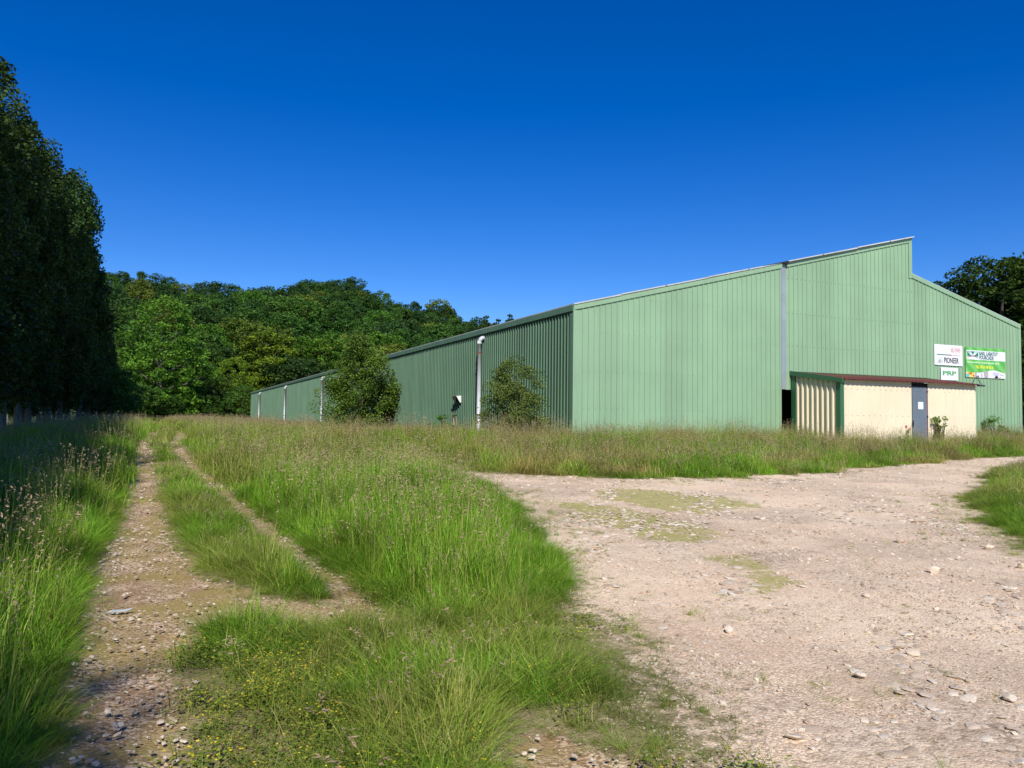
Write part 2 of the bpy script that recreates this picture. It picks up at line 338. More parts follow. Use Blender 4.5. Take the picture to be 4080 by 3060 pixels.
    hgt = k.math('ADD', hgt, k.math('MULTIPLY', n2, 0.5)); k.bump(hgt, 0.6, 0.018)
    return k.m
M['ground'] = ground_mat()
def submesh(name, mask, label):
    f = Fq[mask]; used = np.unique(f); mp = np.full(len(V), -1); mp[used] = np.arange(len(used))
    me = np_mesh(name, V[used], mp[f], 4, [M['ground']], True, dict(gravel=('POINT', gl[used]), track=('POINT', tl[used]), moss=('POINT', ml[used])))
    return tag(link(bpy.data.objects.new(name, me)), label, None, None, 'structure')
submesh('ground', ~(fg | ft), 'grass covered ground around the warehouse')
submesh('gravel_yard', fg, 'pale stony gravel yard in front of the green warehouse')
submesh('dirt_track', ft, 'two worn wheel ruts of the farm track')

# ------------------------------------------------------------------ warehouse
BX0, BX1, BY0, BY1 = 14.0, 39.65, 25.8, 136.6
EL = EYE+4.37; SL = 0.2486; RX = 31.9; RT = EL+SL*(RX-BX0); RL = EYE+7.14; ER = RL-0.25*(BX1-RX)
JX = 23.98; ZB = 0.4
def ribbed(a0, a1, top, zb, mapf, pitch=0.25, hh=0.032, wt=0.034, wb=0.05, gapw=None):
    """vertical ribbed sheet; a along the wall, mapf(a, out, z) -> xyz ; top(a) -> z"""
    prof = []; a = a0
    while a < a1-1e-4:
        e = min(a+pitch, a1); r0 = e-wb-0.01
        prof.append((a, 0))
        if e-a > wb+0.03: prof += [(r0, 0), (r0+(wb-wt)/2, hh), (r0+(wb+wt)/2, hh), (r0+wb, 0)]
        a = e
    prof.append((a1, 0)); mb = MB(); vs = []; n = len(prof)
    for (a, o) in prof: vs += [mapf(a, o, zb(a) if callable(zb) else zb), mapf(a, o, top(a))]
    fs = [(2*i, 2*i+2, 2*i+3, 2*i+1) for i in range(n-1)]
    mb.add(vs, fs); return mb
wh = empty('warehouse', (BX0, BY0, 0.86), label='long pale green ribbed metal warehouse with a stepped gable roof, beside the gravel yard', cat='warehouse')
def loc(mb):
    mb.v = [(x-BX0, y-BY0, z-0.86) for x, y, z in mb.v]; return mb
rake_l = lambda x: EL+SL*(x-BX0)
rake_r = lambda x: RL-0.25*(x-RX)
YL = BY0-0.10                                            # left bay stands 10 cm proud
loc(ribbed(BX0+0.16, JX-0.02, lambda a: rake_l(a)-0.02, ZB, lambda a, o, z: (a, YL-o, z))).build('front_wall', M['facade'], wh, label='left bay of the pale green gable wall')
def botz(a): return (EYE+1.54+0.03*math.sin(a*9)) if a < 25.6 else ZB
mb = ribbed(JX+0.30, 25.6, lambda a: rake_l(a)-0.02, EYE+1.53, lambda a, o, z: (a, BY0-o, z))
mb2 = ribbed(25.6, RX, lambda a: rake_l(a)-0.02, ZB, lambda a, o, z: (a, BY0-o, z)); mb.add(mb2.v, mb2.f)
mb3 = ribbed(RX, BX1-0.12, lambda a: rake_r(a)-0.02, ZB, lambda a, o, z: (a, BY0-o, z)); mb.add(mb3.v, mb3.f)
loc(mb).build('front_wall', M['facade'], wh, label='right bay of the pale green gable wall')
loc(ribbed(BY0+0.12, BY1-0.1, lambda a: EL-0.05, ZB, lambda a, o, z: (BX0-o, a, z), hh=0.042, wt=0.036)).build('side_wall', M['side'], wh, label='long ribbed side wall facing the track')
mb = MB(); mb.box(BX1-0.02, BX1, BY0+0.03, BY1, ZB, ER-0.05); mb.box(BX0+0.05, BX1-0.05, BY1-0.05, BY1, ZB, EL)
mb.prism([(BX0+0.05, EL), (RX, RT-0.05), (RX, RL), (BX1, ER)], 'y', BY1-0.05, BY1); loc(mb).build('rear_wall', M['side'], wh)
# black sheets added right behind the walls stand in for the dark inside
mb = MB(); mb.prism([(BX0+0.06, ZB), (BX0+0.06, EL-0.08), (JX+0.02, rake_l(JX)-0.1), (JX+0.02, ZB)], 'y', YL+0.03, YL+0.05)
mb.prism([(25.8, ZB), (25.8, rake_l(25.8)-0.1), (RX-0.03, RT-0.1), (RX-0.03, RL-0.1), (BX1-0.1, ER-0.1), (BX1-0.1, ZB)], 'y', BY0+0.03, BY0+0.05)
mb.box(BX0+0.02, BX0+0.05, BY0+0.1, BY1-0.1, ZB, EL-0.1); mb.box(JX-0.1, 25.85, BY0+1.6, BY0+1.63, ZB, 8.0); mb.box(25.85, 25.9, BY0+0.06, BY0+1.6, ZB, 8.0)
mb.box(JX-0.12, JX-0.08, BY0+0.06, BY0+1.6, ZB, 8.0)
loc(mb).build('black_backing', M['black'], wh)
# roof sheets with lapped steps, just proud of the rake trim
mb = MB(); x = BX0-0.06; i = 0; off = 0.12
while x < RX-0.05:
    L = min(2.05, RX-0.02-x); j = 0.012*(i % 2); z0 = rake_l(x)+0.035+j; z1 = rake_l(x+L)+0.025+j
    mb.prism([(x, z0), (x+L+0.05, z1+SL*0.05), (x+L+0.05, z1+0.045+SL*0.05), (x, z0+0.045)], 'y', BY0-0.19, BY1+0.05); x += L; i += 1
loc(mb).build('roof', M['roofsheet'], wh, label='long weathered grey roof slope')
mb = MB(); mb.prism([(RX, RL+0.005), (BX1+0.02, ER+0.005), (BX1+0.02, ER+0.045), (RX, RL+0.045)], 'y', BY0-0.05, BY1+0.05)
mb.box(RX-0.06, RX-0.01, BY0+0.03, BY1, RL-0.1, RT-0.03); loc(mb).build('roof', M['roofsheet'], wh, label='short roof slope on the right')
# trims
def rake(x0, x1, f, y0, y1, w=0.20, up=0.03, seg=2.6):
    m = MB(); x = x0; i = 0
    while x < x1-1e-3:
        L = min(seg, x1-x); e = 0.0025*(i % 2)
        m.prism([(x, f(x)-w+up), (x+L-0.004, f(x+L)-w+up), (x+L-0.004, f(x+L)+up), (x, f(x)+up)], 'y', y0-e, y1); x += L; i += 1
    return m
mb = rake(BX0+0.9, JX-0.0, rake_l, YL-0.055, YL-0.005)
mb.prism([(BX0-0.03, EL-0.17), (BX0+0.896, rake_l(BX0+0.9)-0.17), (BX0+0.896, rake_l(BX0+0.9)+0.03), (BX0-0.03, EL+0.03)], 'y', YL-0.057, YL-0.005)
m2 = rake(JX+0.32, RX+0.03, rake_l, BY0-0.055, BY0-0.005); mb.add(m2.v, m2.f)
m2 = rake(RX+0.04, BX1+0.01, rake_r, BY0-0.055, BY0-0.005); mb.add(m2.v, m2.f)
loc(mb).build('rake_trim', M['trim'], wh)
loc(MB().box(BX0-0.045, BX0+0.17, YL-0.045, YL-0.006, ZB, EL-0.172)).build('corner_trim', M['trim'], wh)
loc(MB().box(RX-0.17, RX+0.035, BY0-0.047, BY0-0.006, RL-0.2, RT-0.17)).build('corner_trim', M['trim'], wh)
mb = MB(); mb.prism([(BX1-0.16, BY0-0.045), (BX1+0.02, BY0-0.045), (BX1+0.02, BY0+0.16), (BX1+0.001, BY0+0.16), (BX1+0.001, BY0-0.006), (BX1-0.16, BY0-0.006)], 'z', ZB, ER-0.172)
loc(mb).build('corner_trim', M['trim'], wh)
mb = MB(); mb.box(BX0-0.045, BX0-0.006, YL-0.006, BY0+0.15, ZB, EL-0.2); 
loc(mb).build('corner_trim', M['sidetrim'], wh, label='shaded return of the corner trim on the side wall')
mb = MB(); y = YL-0.05
i = 0
while y < BY1: 
    L = min(6.1, BY1+0.05-y); mb.box(BX0-0.075-0.003*(i % 2), BX0-0.045, y, y+L-0.004, EL-0.20, EL+0.02); y += L; i += 1
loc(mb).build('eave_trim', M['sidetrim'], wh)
# zinc joint flashing, raised roof lip, black strip as the joint's shadow line
mb = MB(); zt = rake_l(JX)+0.10; z = EYE+1.54; i = 0
for z1 in (3.75, 4.9, 6.0, 6.95, 7.12, 8.0, zt):
    mb.box(JX+0.035, JX+0.29+0.002*(i % 2), BY0-0.035-0.003*(i % 2), BY0-0.005, z, z1-0.004); z = z1; i += 1
loc(mb).build('joint_flashing', M['zinc'], wh, label='grey zinc strip closing the joint of the gable wall')
mb = MB(); mb.box(JX+0.012, JX+0.034, BY0-0.02, BY0+1.5, ZB, zt-0.02); mb.prism([(JX-1.1, rake_l(JX-1.1)+0.08), (JX+0.33, rake_l(JX)+0.17), (JX+0.33, rake_l(JX)+0.02), (JX-0.02, rake_l(JX)+0.03)], 'y', BY0-0.2, BY0+30)
loc(mb).build('lip_and_joint_shade', M['gutter'], wh)
# fixing screws of the gable wall
mb = MB()
for x in np.arange(BX0+0.41, BX1-0.3, 0.25):
    if abs(x-JX-0.15) < 0.25: continue
    yy = (YL if x < JX else BY0)-0.012; tp = (rake_l(x) if x < RX else rake_r(x))-0.4
    for z in (2.15, 3.55, 5.0, 6.4, 7.9):
        if z < tp and not (24.3 < x < 32.8 and z < 4.1): mb.box(x-0.011, x+0.011, yy-0.006, yy+0.02, z-0.011, z+0.011)
s_ = loc(mb).build('screws', M['darkgreen'], wh); s_['kind'] = 'stuff'
# downpipes
def pix_wall(u4080, X=BX0):
    t = (u4080-2040)/F; return (CS*X-t*SN*X)/(SN+t*CS)
DPY = [pix_wall(1912, BX0-0.2), pix_wall(1508, BX0-0.2), pix_wall(1284, BX0-0.2), pix_wall(1137, BX0-0.2), pix_wall(1035, BX0-0.2)]
dlab = ['white downpipe between the bushy shrub and the tall shrub', 'white downpipe half hidden by the tall shrub', 'white downpipe just beyond the tall shrub', 'second downpipe from the far end of the side wall', 'downpipe nearest the far end of the side wall']
for yy, lb in zip(DPY, dlab):
    g = Gh(BX0, yy); z1 = EL-0.62; px = BX0-0.25
    dp = MB().tube([(0, 0, -0.2), (0, 0, z1-g)], 0.095, 20).build('downpipe', M['pipe'], wh, True, lb)
    dp.location = (px-BX0, yy-BY0, g-0.86)
    MB().tube([(0, 0, z1-g-0.06), (0, 0, z1-g+0.05), (0.03, 0, z1-g+0.14), (0.12, 0, z1-g+0.21), (0.22, 0, z1-g+0.22)], [0.102, 0.102, 0.10, 0.098, 0.095], 20).build('elbow', M['pipe'], dp, True)
    for zz in (1.05, 3.95):
        MB().tube([(0, 0, zz), (0, 0, zz+0.045)], 0.113, 20).build('clamp', M['rust'], dp, True)
# vent hood and framed vent, solid black plates as their dark openings
vy = pix_wall(1831); g = EYE
mb = MB(); vh0, vh1 = EYE+0.97, EYE+1.32; yc = vy
vs = [(BX0-0.04, yc-0.36, vh1), (BX0-0.04, yc+0.36, vh1), (BX0-0.30, yc+0.36, vh1-0.02), (BX0-0.30, yc-0.36, vh1-0.02),
      (BX0-0.04, yc-0.36, vh0), (BX0-0.04, yc+0.36, vh0), (BX0-0.10, yc+0.36, vh0), (BX0-0.10, yc-0.36, vh0)]
mb.add(vs, [(0, 1, 2, 3), (0, 3, 7, 4), (1, 5, 6, 2)]); o = loc(mb).build('vent_hood', M['white'], wh)
sm = o.modifiers.new('s', 'SOLIDIFY'); sm.thickness = 0.008
mb = MB(); mb.box(BX0-0.055, BX0-0.04, yc-0.34, yc+0.34, vh0+0.02, vh1-0.03); loc(mb).build('vent_dark_plate', M['black'], wh)
vy2 = pix_wall(1818); mb = MB(); z0, z1 = EYE-0.20, EYE+0.32; fx = BX0
for (a, b, c, d) in ((-0.36, 0.36, z1, z1+0.03), (-0.36, 0.36, z0-0.03, z0), (-0.36, -0.33, z0, z1), (0.33, 0.36, z0, z1)): mb.box(fx-0.07, fx-0.038, vy2+a, vy2+b, c, d)
loc(mb).build('vent_frame', M['darkgreen'], wh)
mb = MB(); mb.box(fx-0.046, fx-0.040, vy2-0.33, vy2+0.33, z0, z1); loc(mb).build('vent_dark_plate', M['black'], wh)
mb = MB(); mb.prism([(vy2-0.31, z0+0.02), (vy2-0.19, z0+0.02), (vy2-0.13, z1-0.04), (vy2-0.20, z1-0.04)], 'x', fx-0.062, fx-0.05); mb.prism([(vy2+0.05, z0+0.02), (vy2+0.31, z0+0.02), (vy2+0.22, z1-0.12), (vy2+0.16, z1-0.12)], 'x', fx-0.062, fx-0.05)
loc(mb).build('vent_flap', M['cream'], wh)

# ------------------------------------------------------------------ shed
SX0, SX1, SY = 24.6, 32.56, 23.17
sh = empty('shed', (SX0, SY, 0.75), label='low cream metal shed with a maroon lean-to roof built against the warehouse gable', cat='shed')
def sloc(mb): mb.v = [(x-SX0, y-SY, z-0.75) for x, y, z in mb.v]; return mb
DX0, DX1, DT = 28.60, 29.56, 3.40
ZF, ZR = 3.47, 3.86; rz = lambda y: ZF+(y-SY)*(ZR-ZF)/(BY0-SY)
mb = ribbed(SX0+0.17, DX0, lambda a: ZF, 0.4, lambda a, o, z: (a, SY-o, z), 0.105, 0.014, 0.022, 0.05)
sloc(mb).build('front_wall', M['cream'], sh)
mb = ribbed(DX1, SX1, lambda a: ZF, 0.4, lambda a, o, z: (a, SY-o, z), 0.105, 0.014, 0.022, 0.05)
sloc(mb).build('front_wall', M['cream'], sh)
mb = ribbed(SY+0.17, BY0-0.30, lambda a: rz(a), 0.4, lambda a, o, z: (SX0-o, a, z), 0.27, 0.055, 0.06, 0.12)
sloc(mb).build('side_wall', M['cream'], sh)
mb = MB(); mb.box(SX1, SX1+0.02, SY+0.01, BY0-0.05, 0.4, ZF+0.02); sloc(mb).build('side_wall', M['cream'], sh)
mb = MB(); mb.prism([(SX0-0.03, SY-0.035), (SX0+0.17, SY-0.035), (SX0+0.17, SY-0.005), (SX0, SY-0.005), (SX0, SY+0.19), (SX0-0.03, SY+0.19)], 'z', 0.4, ZF-0.02)
sloc(mb).build('corner_trim', M['darkgreen'], sh)
sloc(MB().box(SX0-0.07, SX0-0.01, BY0-0.30, BY0-0.06, 0.4, ZR-0.1)).build('corner_trim', M['darkgreen'], sh)
mb = MB(); oy = 0.26
mb.prism([(SY-0.25, rz(SY-0.25)-0.12), (BY0-0.06, ZR-0.12), (BY0-0.06, ZR+0.07), (SY-0.25, rz(SY-0.25)+0.07)], 'x', SX0-0.14, SX0-0.09)
sloc(mb).build('rake_trim', M['darkgreen'], sh)
# corrugated roof
n = 230; xsr = np.linspace(SX0-0.085, SX1+0.05, n); mb = MB(); vs = []
for i, x in enumerate(xsr):
    c = 0.018*math.sin(x*2*math.pi/0.25)
    vs += [(x, SY-oy, rz(SY-oy)+0.045+c), (x, BY0-0.045, ZR+0.045+c)]
mb.add(vs, [(2*i, 2*i+2, 2*i+3, 2*i+1) for i in range(n-1)]); o = sloc(mb).build('roof', M['maroon'], sh, True); sm = o.modifiers.new('s', 'SOLIDIFY'); sm.thickness = 0.012
mb = MB(); mb.box(SX1-0.1, SX1+0.28, SY-0.26, SY-0.14, ZF-0.06, ZF-0.005); sloc(mb).build('gutter_end', M['gutter'], sh)
mb = MB(); mb.box(SX0+0.1, SX1-0.02, SY+0.03, SY+0.06, 0.4, ZF-0.02); mb.box(SX0+0.05, SX0+0.08, SY+0.2, BY0-0.1, 0.4, ZF); sloc(mb).build('black_backing', M['black'], sh)  # black sheets added behind the cream walls as the shed's dark inside
mb = MB(); mb.box(DX0+0.03, DX1-0.06, SY-0.012, SY+0.015, 0.5, DT-0.11)
door = sloc(mb).build('door', M['doorblue'], sh, label='grey-blue metal door of the shed')
mb = MB(); mb.box(DX1-0.055, DX1-0.02, SY-0.022, SY+0.02, 0.5, DT-0.1); sloc(mb).build('frame', M['rust'], door)
mb = MB(); mb.tube([(DX0+0.05, SY-0.02, 1.80), (DX0+0.02, SY-0.06, 1.83), (DX0-0.02, SY-0.07, 1.78), (DX0-0.02, SY-0.07, 1.66), (DX0+0.03, SY-0.05, 1.62)], 0.018, 8); mb.box(DX0+0.04, DX0+0.09, SY-0.03, SY-0.012, 1.66, 1.88)
sloc(mb).build('handle', M['gutter'], door)
mb = MB(); mb.box(SX1-0.06, SX1+0.0, SY-0.27, SY-0.19, ZF-0.01, ZF+0.06); sloc(mb).build('bracket', M['zinc'], sh)
for zz in (0.95, 2.0, 3.05): sloc(MB().box(DX1-0.075, DX1-0.02, SY-0.034, SY-0.023, zz, zz+0.10)).build('hinge', M['gutter'], door)
sloc(MB().box(DX0+0.02, DX1-0.02, SY-0.05, SY+0.015, 0.4, 0.62)).build('threshold', M['zinc'], sh)
# screw rows on the cream front
mb = MB()
for z in (1.05, 2.05, 3.1):
    for x in np.arange(SX0+0.3, SX1, 0.315):
        if not (DX0-0.05 < x < DX1+0.05): mb.box(x-0.009, x+0.009, SY-0.022, SY-0.001, z-0.009, z+0.009)
s_ = sloc(mb).build('screws', M['rust'], sh); s_['kind'] = 'stuff'
# dents of light on the door stay in the metal: low bosses
mb = MB()
for (dx, zz) in ((0.18, 2.05), (0.48, 2.03), (0.78, 2.02), (0.18, 1.62), (0.5, 1.6), (0.79, 1.6), (0.15, 3.12), (0.45, 3.14), (0.76, 3.12)):
    cx, cz = DX0+dx, zz; r = 0.05; base = len(mb.v)
    vs = [(cx, SY-0.030, cz)]+[(cx+r*math.cos(a), SY-0.012, cz+r*1.3*math.sin(a)) for a in np.linspace(0, 2*math.pi, 13)[:-1]]
    mb = MB(); mb.add(vs, [(0, 1+i, 1+(i+1) % 12) for i in range(12)]); sloc(mb).build('dimple', M['doorblue'], door, True)
cable = MB().tube([(0, 0, 0), (-0.9, -0.7, -0.17), (-1.8, -1.4, -0.33), (-2.7, -2.1, -0.48), (-3.62, -2.82, -0.62)], 0.02, 6).build('cable', M['gutter'], None, True)
cable.location = (36.2, BY0-0.10, 4.09); tag(cable, 'thin black cable hanging from the banner down to the shed gutter', 'cable')

# ------------------------------------------------------------------ signs
def text(s, size, mat, parent, x, z, y, name='lettering', align='LEFT', xscale=1.0, extr=0.002, off=0.0):
    cu = bpy.data.curves.new(name, 'FONT'); cu.body = s; cu.size = size; cu.align_x = align; cu.extrude = extr; cu.offset = off
    cu.resolution_u = 3
    t = bpy.data.objects.new('tmp', cu); SC.collection.objects.link(t)
    dg = bpy.context.evaluated_depsgraph_get(); me = bpy.data.meshes.new_from_object(t.evaluated_get(dg)); bpy.data.objects.remove(t)
    for v in me.vertices: v.co = Vector((v.co.x*xscale, v.co.z*-1, v.co.y))
    me.flip_normals(); me.materials.clear(); me.materials.append(mat); me.name = name
    o = link(bpy.data.objects.new(name, me)); o.parent = parent; o.location = (x, y, z); return o
C_ = {}
def col(name, c): 
    if name not in C_: C_[name] = flat(name, c, 0.45, 0, 0.03)
    return C_[name]
YS = BY0-0.045
def signboard(name, x0, x1, z0, z1, mat, label, cat='sign', th=0.012):
    o = MB().box(0, x1-x0, -th, 0, 0, z1-z0).build(name, mat); o.location = (x0, YS, z0); return tag(o, label, cat)
s1 = signboard('sign', 33.34, 35.29, 4.56, 5.54, M['whitesign'], 'white rectangular sign reading DU PONT and PIONEER on the gable wall')
grey, red, teal = col('sign_grey', (0.06, 0.065, 0.06)), col('sign_red', (0.55, 0.05, 0.06)), col('sign_teal', (0.02, 0.16, 0.12))
text('PIONEER', 0.36, grey, s1, 0.64, 0.12, -0.014, xscale=0.72, off=0.010)
text('DU PONT', 0.21, red, s1, 1.165, 0.665, -0.014, xscale=0.66, off=0.0005)
def ring(cx, cz, rx, rz_, w, y, mat, parent, name='emblem', a0=0, a1=2*math.pi, n=40):
    mb = MB(); vs = []
    for a in np.linspace(a0, a1, n+1):
        for k in (0, 1): vs.append((cx+(rx-w*k)*math.cos(a), y, cz+(rz_-w*k)*math.sin(a)))
    mb.add(vs, [(2*i, 2*i+2, 2*i+3, 2*i+1) for i in range(n)]); return mb.build(name, mat, parent)
ring(1.47, 0.735, 0.35, 0.135, 0.016, -0.014, red, s1)
mb = MB(); segs = [(0.16, 0.95, 0), (0.95, 1.18, 1), (1.18, 1.45, 2), (1.45, 1.78, 3)]
for a, b, i in segs: mb.box(a, b, -0.0145, -0.012, 0.475, 0.52, i)
mb.build('stripe', [teal, col('sign_brown', (0.25, 0.06, 0.05)), col('sign_pink', (0.60, 0.42, 0.44)), col('sign_pale', (0.5, 0.5, 0.5))], s1)
mb = MB(); tr = [(0.19, 0.10), (0.52, 0.10), (0.53, 0.16), (0.46, 0.34), (0.26, 0.34), (0.18, 0.16)]
pt = [(x, -0.014, z) for x, z in tr]; mb.tube(pt+[pt[0]], 0.006, 4, cap=False)
for cx in (0.30, 0.42): mb.tube([(cx+0.05*math.cos(a), -0.014, 0.175+0.04*math.sin(a)) for a in np.linspace(0, 6.3, 13)], 0.007, 4, cap=False)
mb.tube([(0.36, -0.014, 0.13), (0.36, -0.014, 0.30)], 0.007, 4); mb.tube([(0.31, -0.014, 0.26), (0.36, -0.014, 0.245), (0.41, -0.014, 0.26)], 0.006, 4)
mb.build('emblem', grey, s1)
s2 = signboard('sign', 33.77, 34.96, 3.86, 4.46, M['whitesign'], 'smaller white sign reading PRP in green below the larger white sign')
text('PRP', 0.27, col('sign_prp', (0.10, 0.36, 0.12)), s2, 0.10, 0.24, -0.014, xscale=2.15, off=0.010)
MB().box(0.1, 0.75, -0.0135, -0.012, 0.2, 0.208).build('stripe', col('sign_pale', (0.5, 0.5, 0.5)), s2)
def banner_mat():
    k = NT('banner_green'); c = k.coord(); w = k.n('ShaderNodeTexWave'); k.l(c, w.inputs[0]); w.inputs['Scale'].default_value = 0.9; w.inputs['Distortion'].default_value = 3; w.bands_direction = 'DIAGONAL'
    k.l(k.ramp(w.outputs['Fac'], [(0.0, (0.09, 0.42, 0.06)), (1.0, (0.20, 0.55, 0.14))]), k.b.inputs['Base Color']); k.b.inputs['Roughness'].default_value = 0.4
    return k.m
s3 = signboard('banner', 35.50, 38.41, 4.05, 5.52, banner_mat(), 'green advertising banner reading SARL LABATUT FOURCADE on the gable wall', 'banner')
bw_, bh = 2.91, 1.47
mb = MB(); mb.box(0.09, bw_, -0.0145, -0.012, 0.87, 1.32); mb.build('panel', M['whitesign'], s3)
tgrey = col('banner_grey', (0.10, 0.20, 0.20))
text('SARL LABATUT', 0.24, tgrey, s3, 0.98, 1.11, -0.017, xscale=0.84, off=0.012); text('FOURCADE', 0.24, tgrey, s3, 0.98, 0.91, -0.017, xscale=0.84, off=0.012)
pg = col('banner_palegreen', (0.55, 0.80, 0.45))
text('Nutrition animale - Produits agricoles - Jardin', 0.135, pg, s3, 0.10, 0.70, -0.014, xscale=0.95, off=0.006)
text('TéL : 05 61 98 93 21', 0.19, col('banner_yellow', (0.80, 0.80, 0.05)), s3, 0.70, 0.46, -0.014, xscale=0.83, off=0.009)
# field emblem
ge = col('banner_emblem', (0.02, 0.22, 0.14)); mb = MB(); mb.box(0.12, 0.92, -0.0165, -0.0145, 1.02, 1.27); mb.build('emblem', ge, s3)
mb = MB()
for i in range(5):
    t = i/4; x0 = 0.135+0.20*t; mb.prism([(x0, 1.265-0.03*(1-t)), (x0+0.028, 1.265-0.03*(1-t)), (0.50+0.02*i, 1.03), (0.455+0.02*i, 1.03)], 'y', -0.0175, -0.0165)
for i in range(5):
    t = i/4; x0 = 0.905-0.20*t; mb.prism([(x0, 1.265-0.02*(1-t)), (0.585-0.02*i, 1.03), (0.54-0.02*i, 1.03), (x0-0.028, 1.265-0.02*(1-t))], 'y', -0.0181, -0.0169)
mb.build('emblem', M['whitesign'], s3, label='white furrow rays of the emblem')
mb = MB(); pts = [(0.12+0.8*t, -0.0185, 0.955+0.30*t*(1-t)) for t in np.linspace(0, 1, 14)]; mb.tube(pts, 0.013, 4); mb.build('emblem', red, s3, label='red arc under the emblem')
# picture strip: generic coloured shapes
mats = [col('strip_yellow', (0.80, 0.62, 0.15)), col('strip_red', (0.50, 0.08, 0.03)), col('strip_cyan', (0.15, 0.55, 0.60)), col('strip_navy', (0.03, 0.06, 0.12)),
        col('strip_white', (0.75, 0.74, 0.78)), col('strip_grey', (0.40, 0.38, 0.42)), col('strip_lilac', (0.55, 0.54, 0.68)), col('strip_black', (0.02, 0.02, 0.03)), col('strip_sand', (0.62, 0.45, 0.33))]
mb = MB(); Yk = [0]
def sp(poly, mi):
    Yk[0] += 1; y = -0.0125-0.0003*Yk[0]; mb.prism(poly, 'y', y, -0.0122, mi)
tops = lambda x: 0.265-0.03*math.sin(x*2.3)+(0.10*math.exp(-((x-2.0)/0.6)**2))
sp([(x, tops(x)) for x in np.linspace(2.91, 0, 24)]+[(0, 0.003), (2.91, 0.003)], 4)
sp([(0.0, 0.25), (0.66, 0.24), (0.64, 0.003), (0.0, 0.003)], 0); sp([(0.18, 0.24), (0.5, 0.23), (0.38, 0.12)], 1); sp([(0.45, 0.12), (0.62, 0.12), (0.6, 0.02)], 1)
sp([(0.0, 0.13), (0.12, 0.18), (0.28, 0.05), (0.18, 0.003), (0, 0.01)], 2); sp([(0.1, 0.19), (0.26, 0.16), (0.28, 0.10)], 3)
sp([(0.66, 0.22), (0.78, 0.24), (0.80, 0.003), (0.66, 0.003)], 5); sp([(0.82, 0.08), (0.92, 0.11), (0.95, 0.02), (0.84, 0.01)], 7); sp([(1.10, 0.20), (1.16, 0.22), (1.2, 0.05), (1.12, 0.03)], 5)
sp([(1.3, 0.30), (1.62, 0.33), (1.6, 0.003), (1.34, 0.003)], 5); sp([(1.4, 0.2), (1.55, 0.25), (1.5, 0.06)], 8); sp([(1.95, 0.30), (2.45, 0.28), (2.4, 0.12), (2.0, 0.15)], 6)
sp([(2.08, 0.01), (2.2, 0.16), (2.32, 0.1), (2.4, 0.01)], 7); sp([(2.3, 0.01), (2.55, 0.10), (2.6, 0.01)], 8); sp([(2.5, 0.22), (2.88, 0.16), (2.88, 0.12), (2.5, 0.18)], 5)
sp([(2.52, 0.004), (2.6, 0.10), (2.75, 0.16), (2.905, 0.17), (2.905, 0.004)], 4)
mb.build('picture_strip', mats, s3)
n1 = MB().box(0, 0.31, -0.004, 0, 0, 0.30).build('notice', M['whitesign']); n1.location = (DX0+0.36, SY-0.014, 2.36); tag(n1, 'square white paper notice fixed to the shed door', 'notice')
MB().box(0.06, 0.16, -0.0052, -0.004, 0.05, 0.06).build('print', col('sign_pale', (0.5, 0.5, 0.5)), n1)
k1 = MB().box(0, 0.12, -0.003, 0, 0, 0.09).build('sticker', col('sticker_pink', (0.50, 0.05, 0.16))); k1.location = (28.18, SY-0.018, 1.58); tag(k1, 'small pink square sticker on the cream wall left of the shed door', 'sticker')
fl = empty('garden_stake', (28.27, SY-0.10, 0.75), label='small orange and dark figure on a stake in the grass by the shed door', cat='garden ornament')
MB().tube([(0, 0, 0), (0, 0, 0.60), (0.01, 0, 0.64)], 0.008, 6).build('stake', M['gutter'], fl)
MB().tube([(0.0, 0, 0.60), (-0.02, 0, 0.66), (0.0, 0, 0.73), (0.02, 0, 0.78)], [0.015, 0.045, 0.04, 0.012], 8).build('body', col('teal_dark', (0.02, 0.09, 0.09)), fl, True)
MB().tube([(0.01, -0.01, 0.73), (0.06, -0.01, 0.76), (0.11, -0.01, 0.80)], [0.02, 0.05, 0.02], 8).build('head', col('orange', (0.6, 0.2, 0.04)), fl, True)

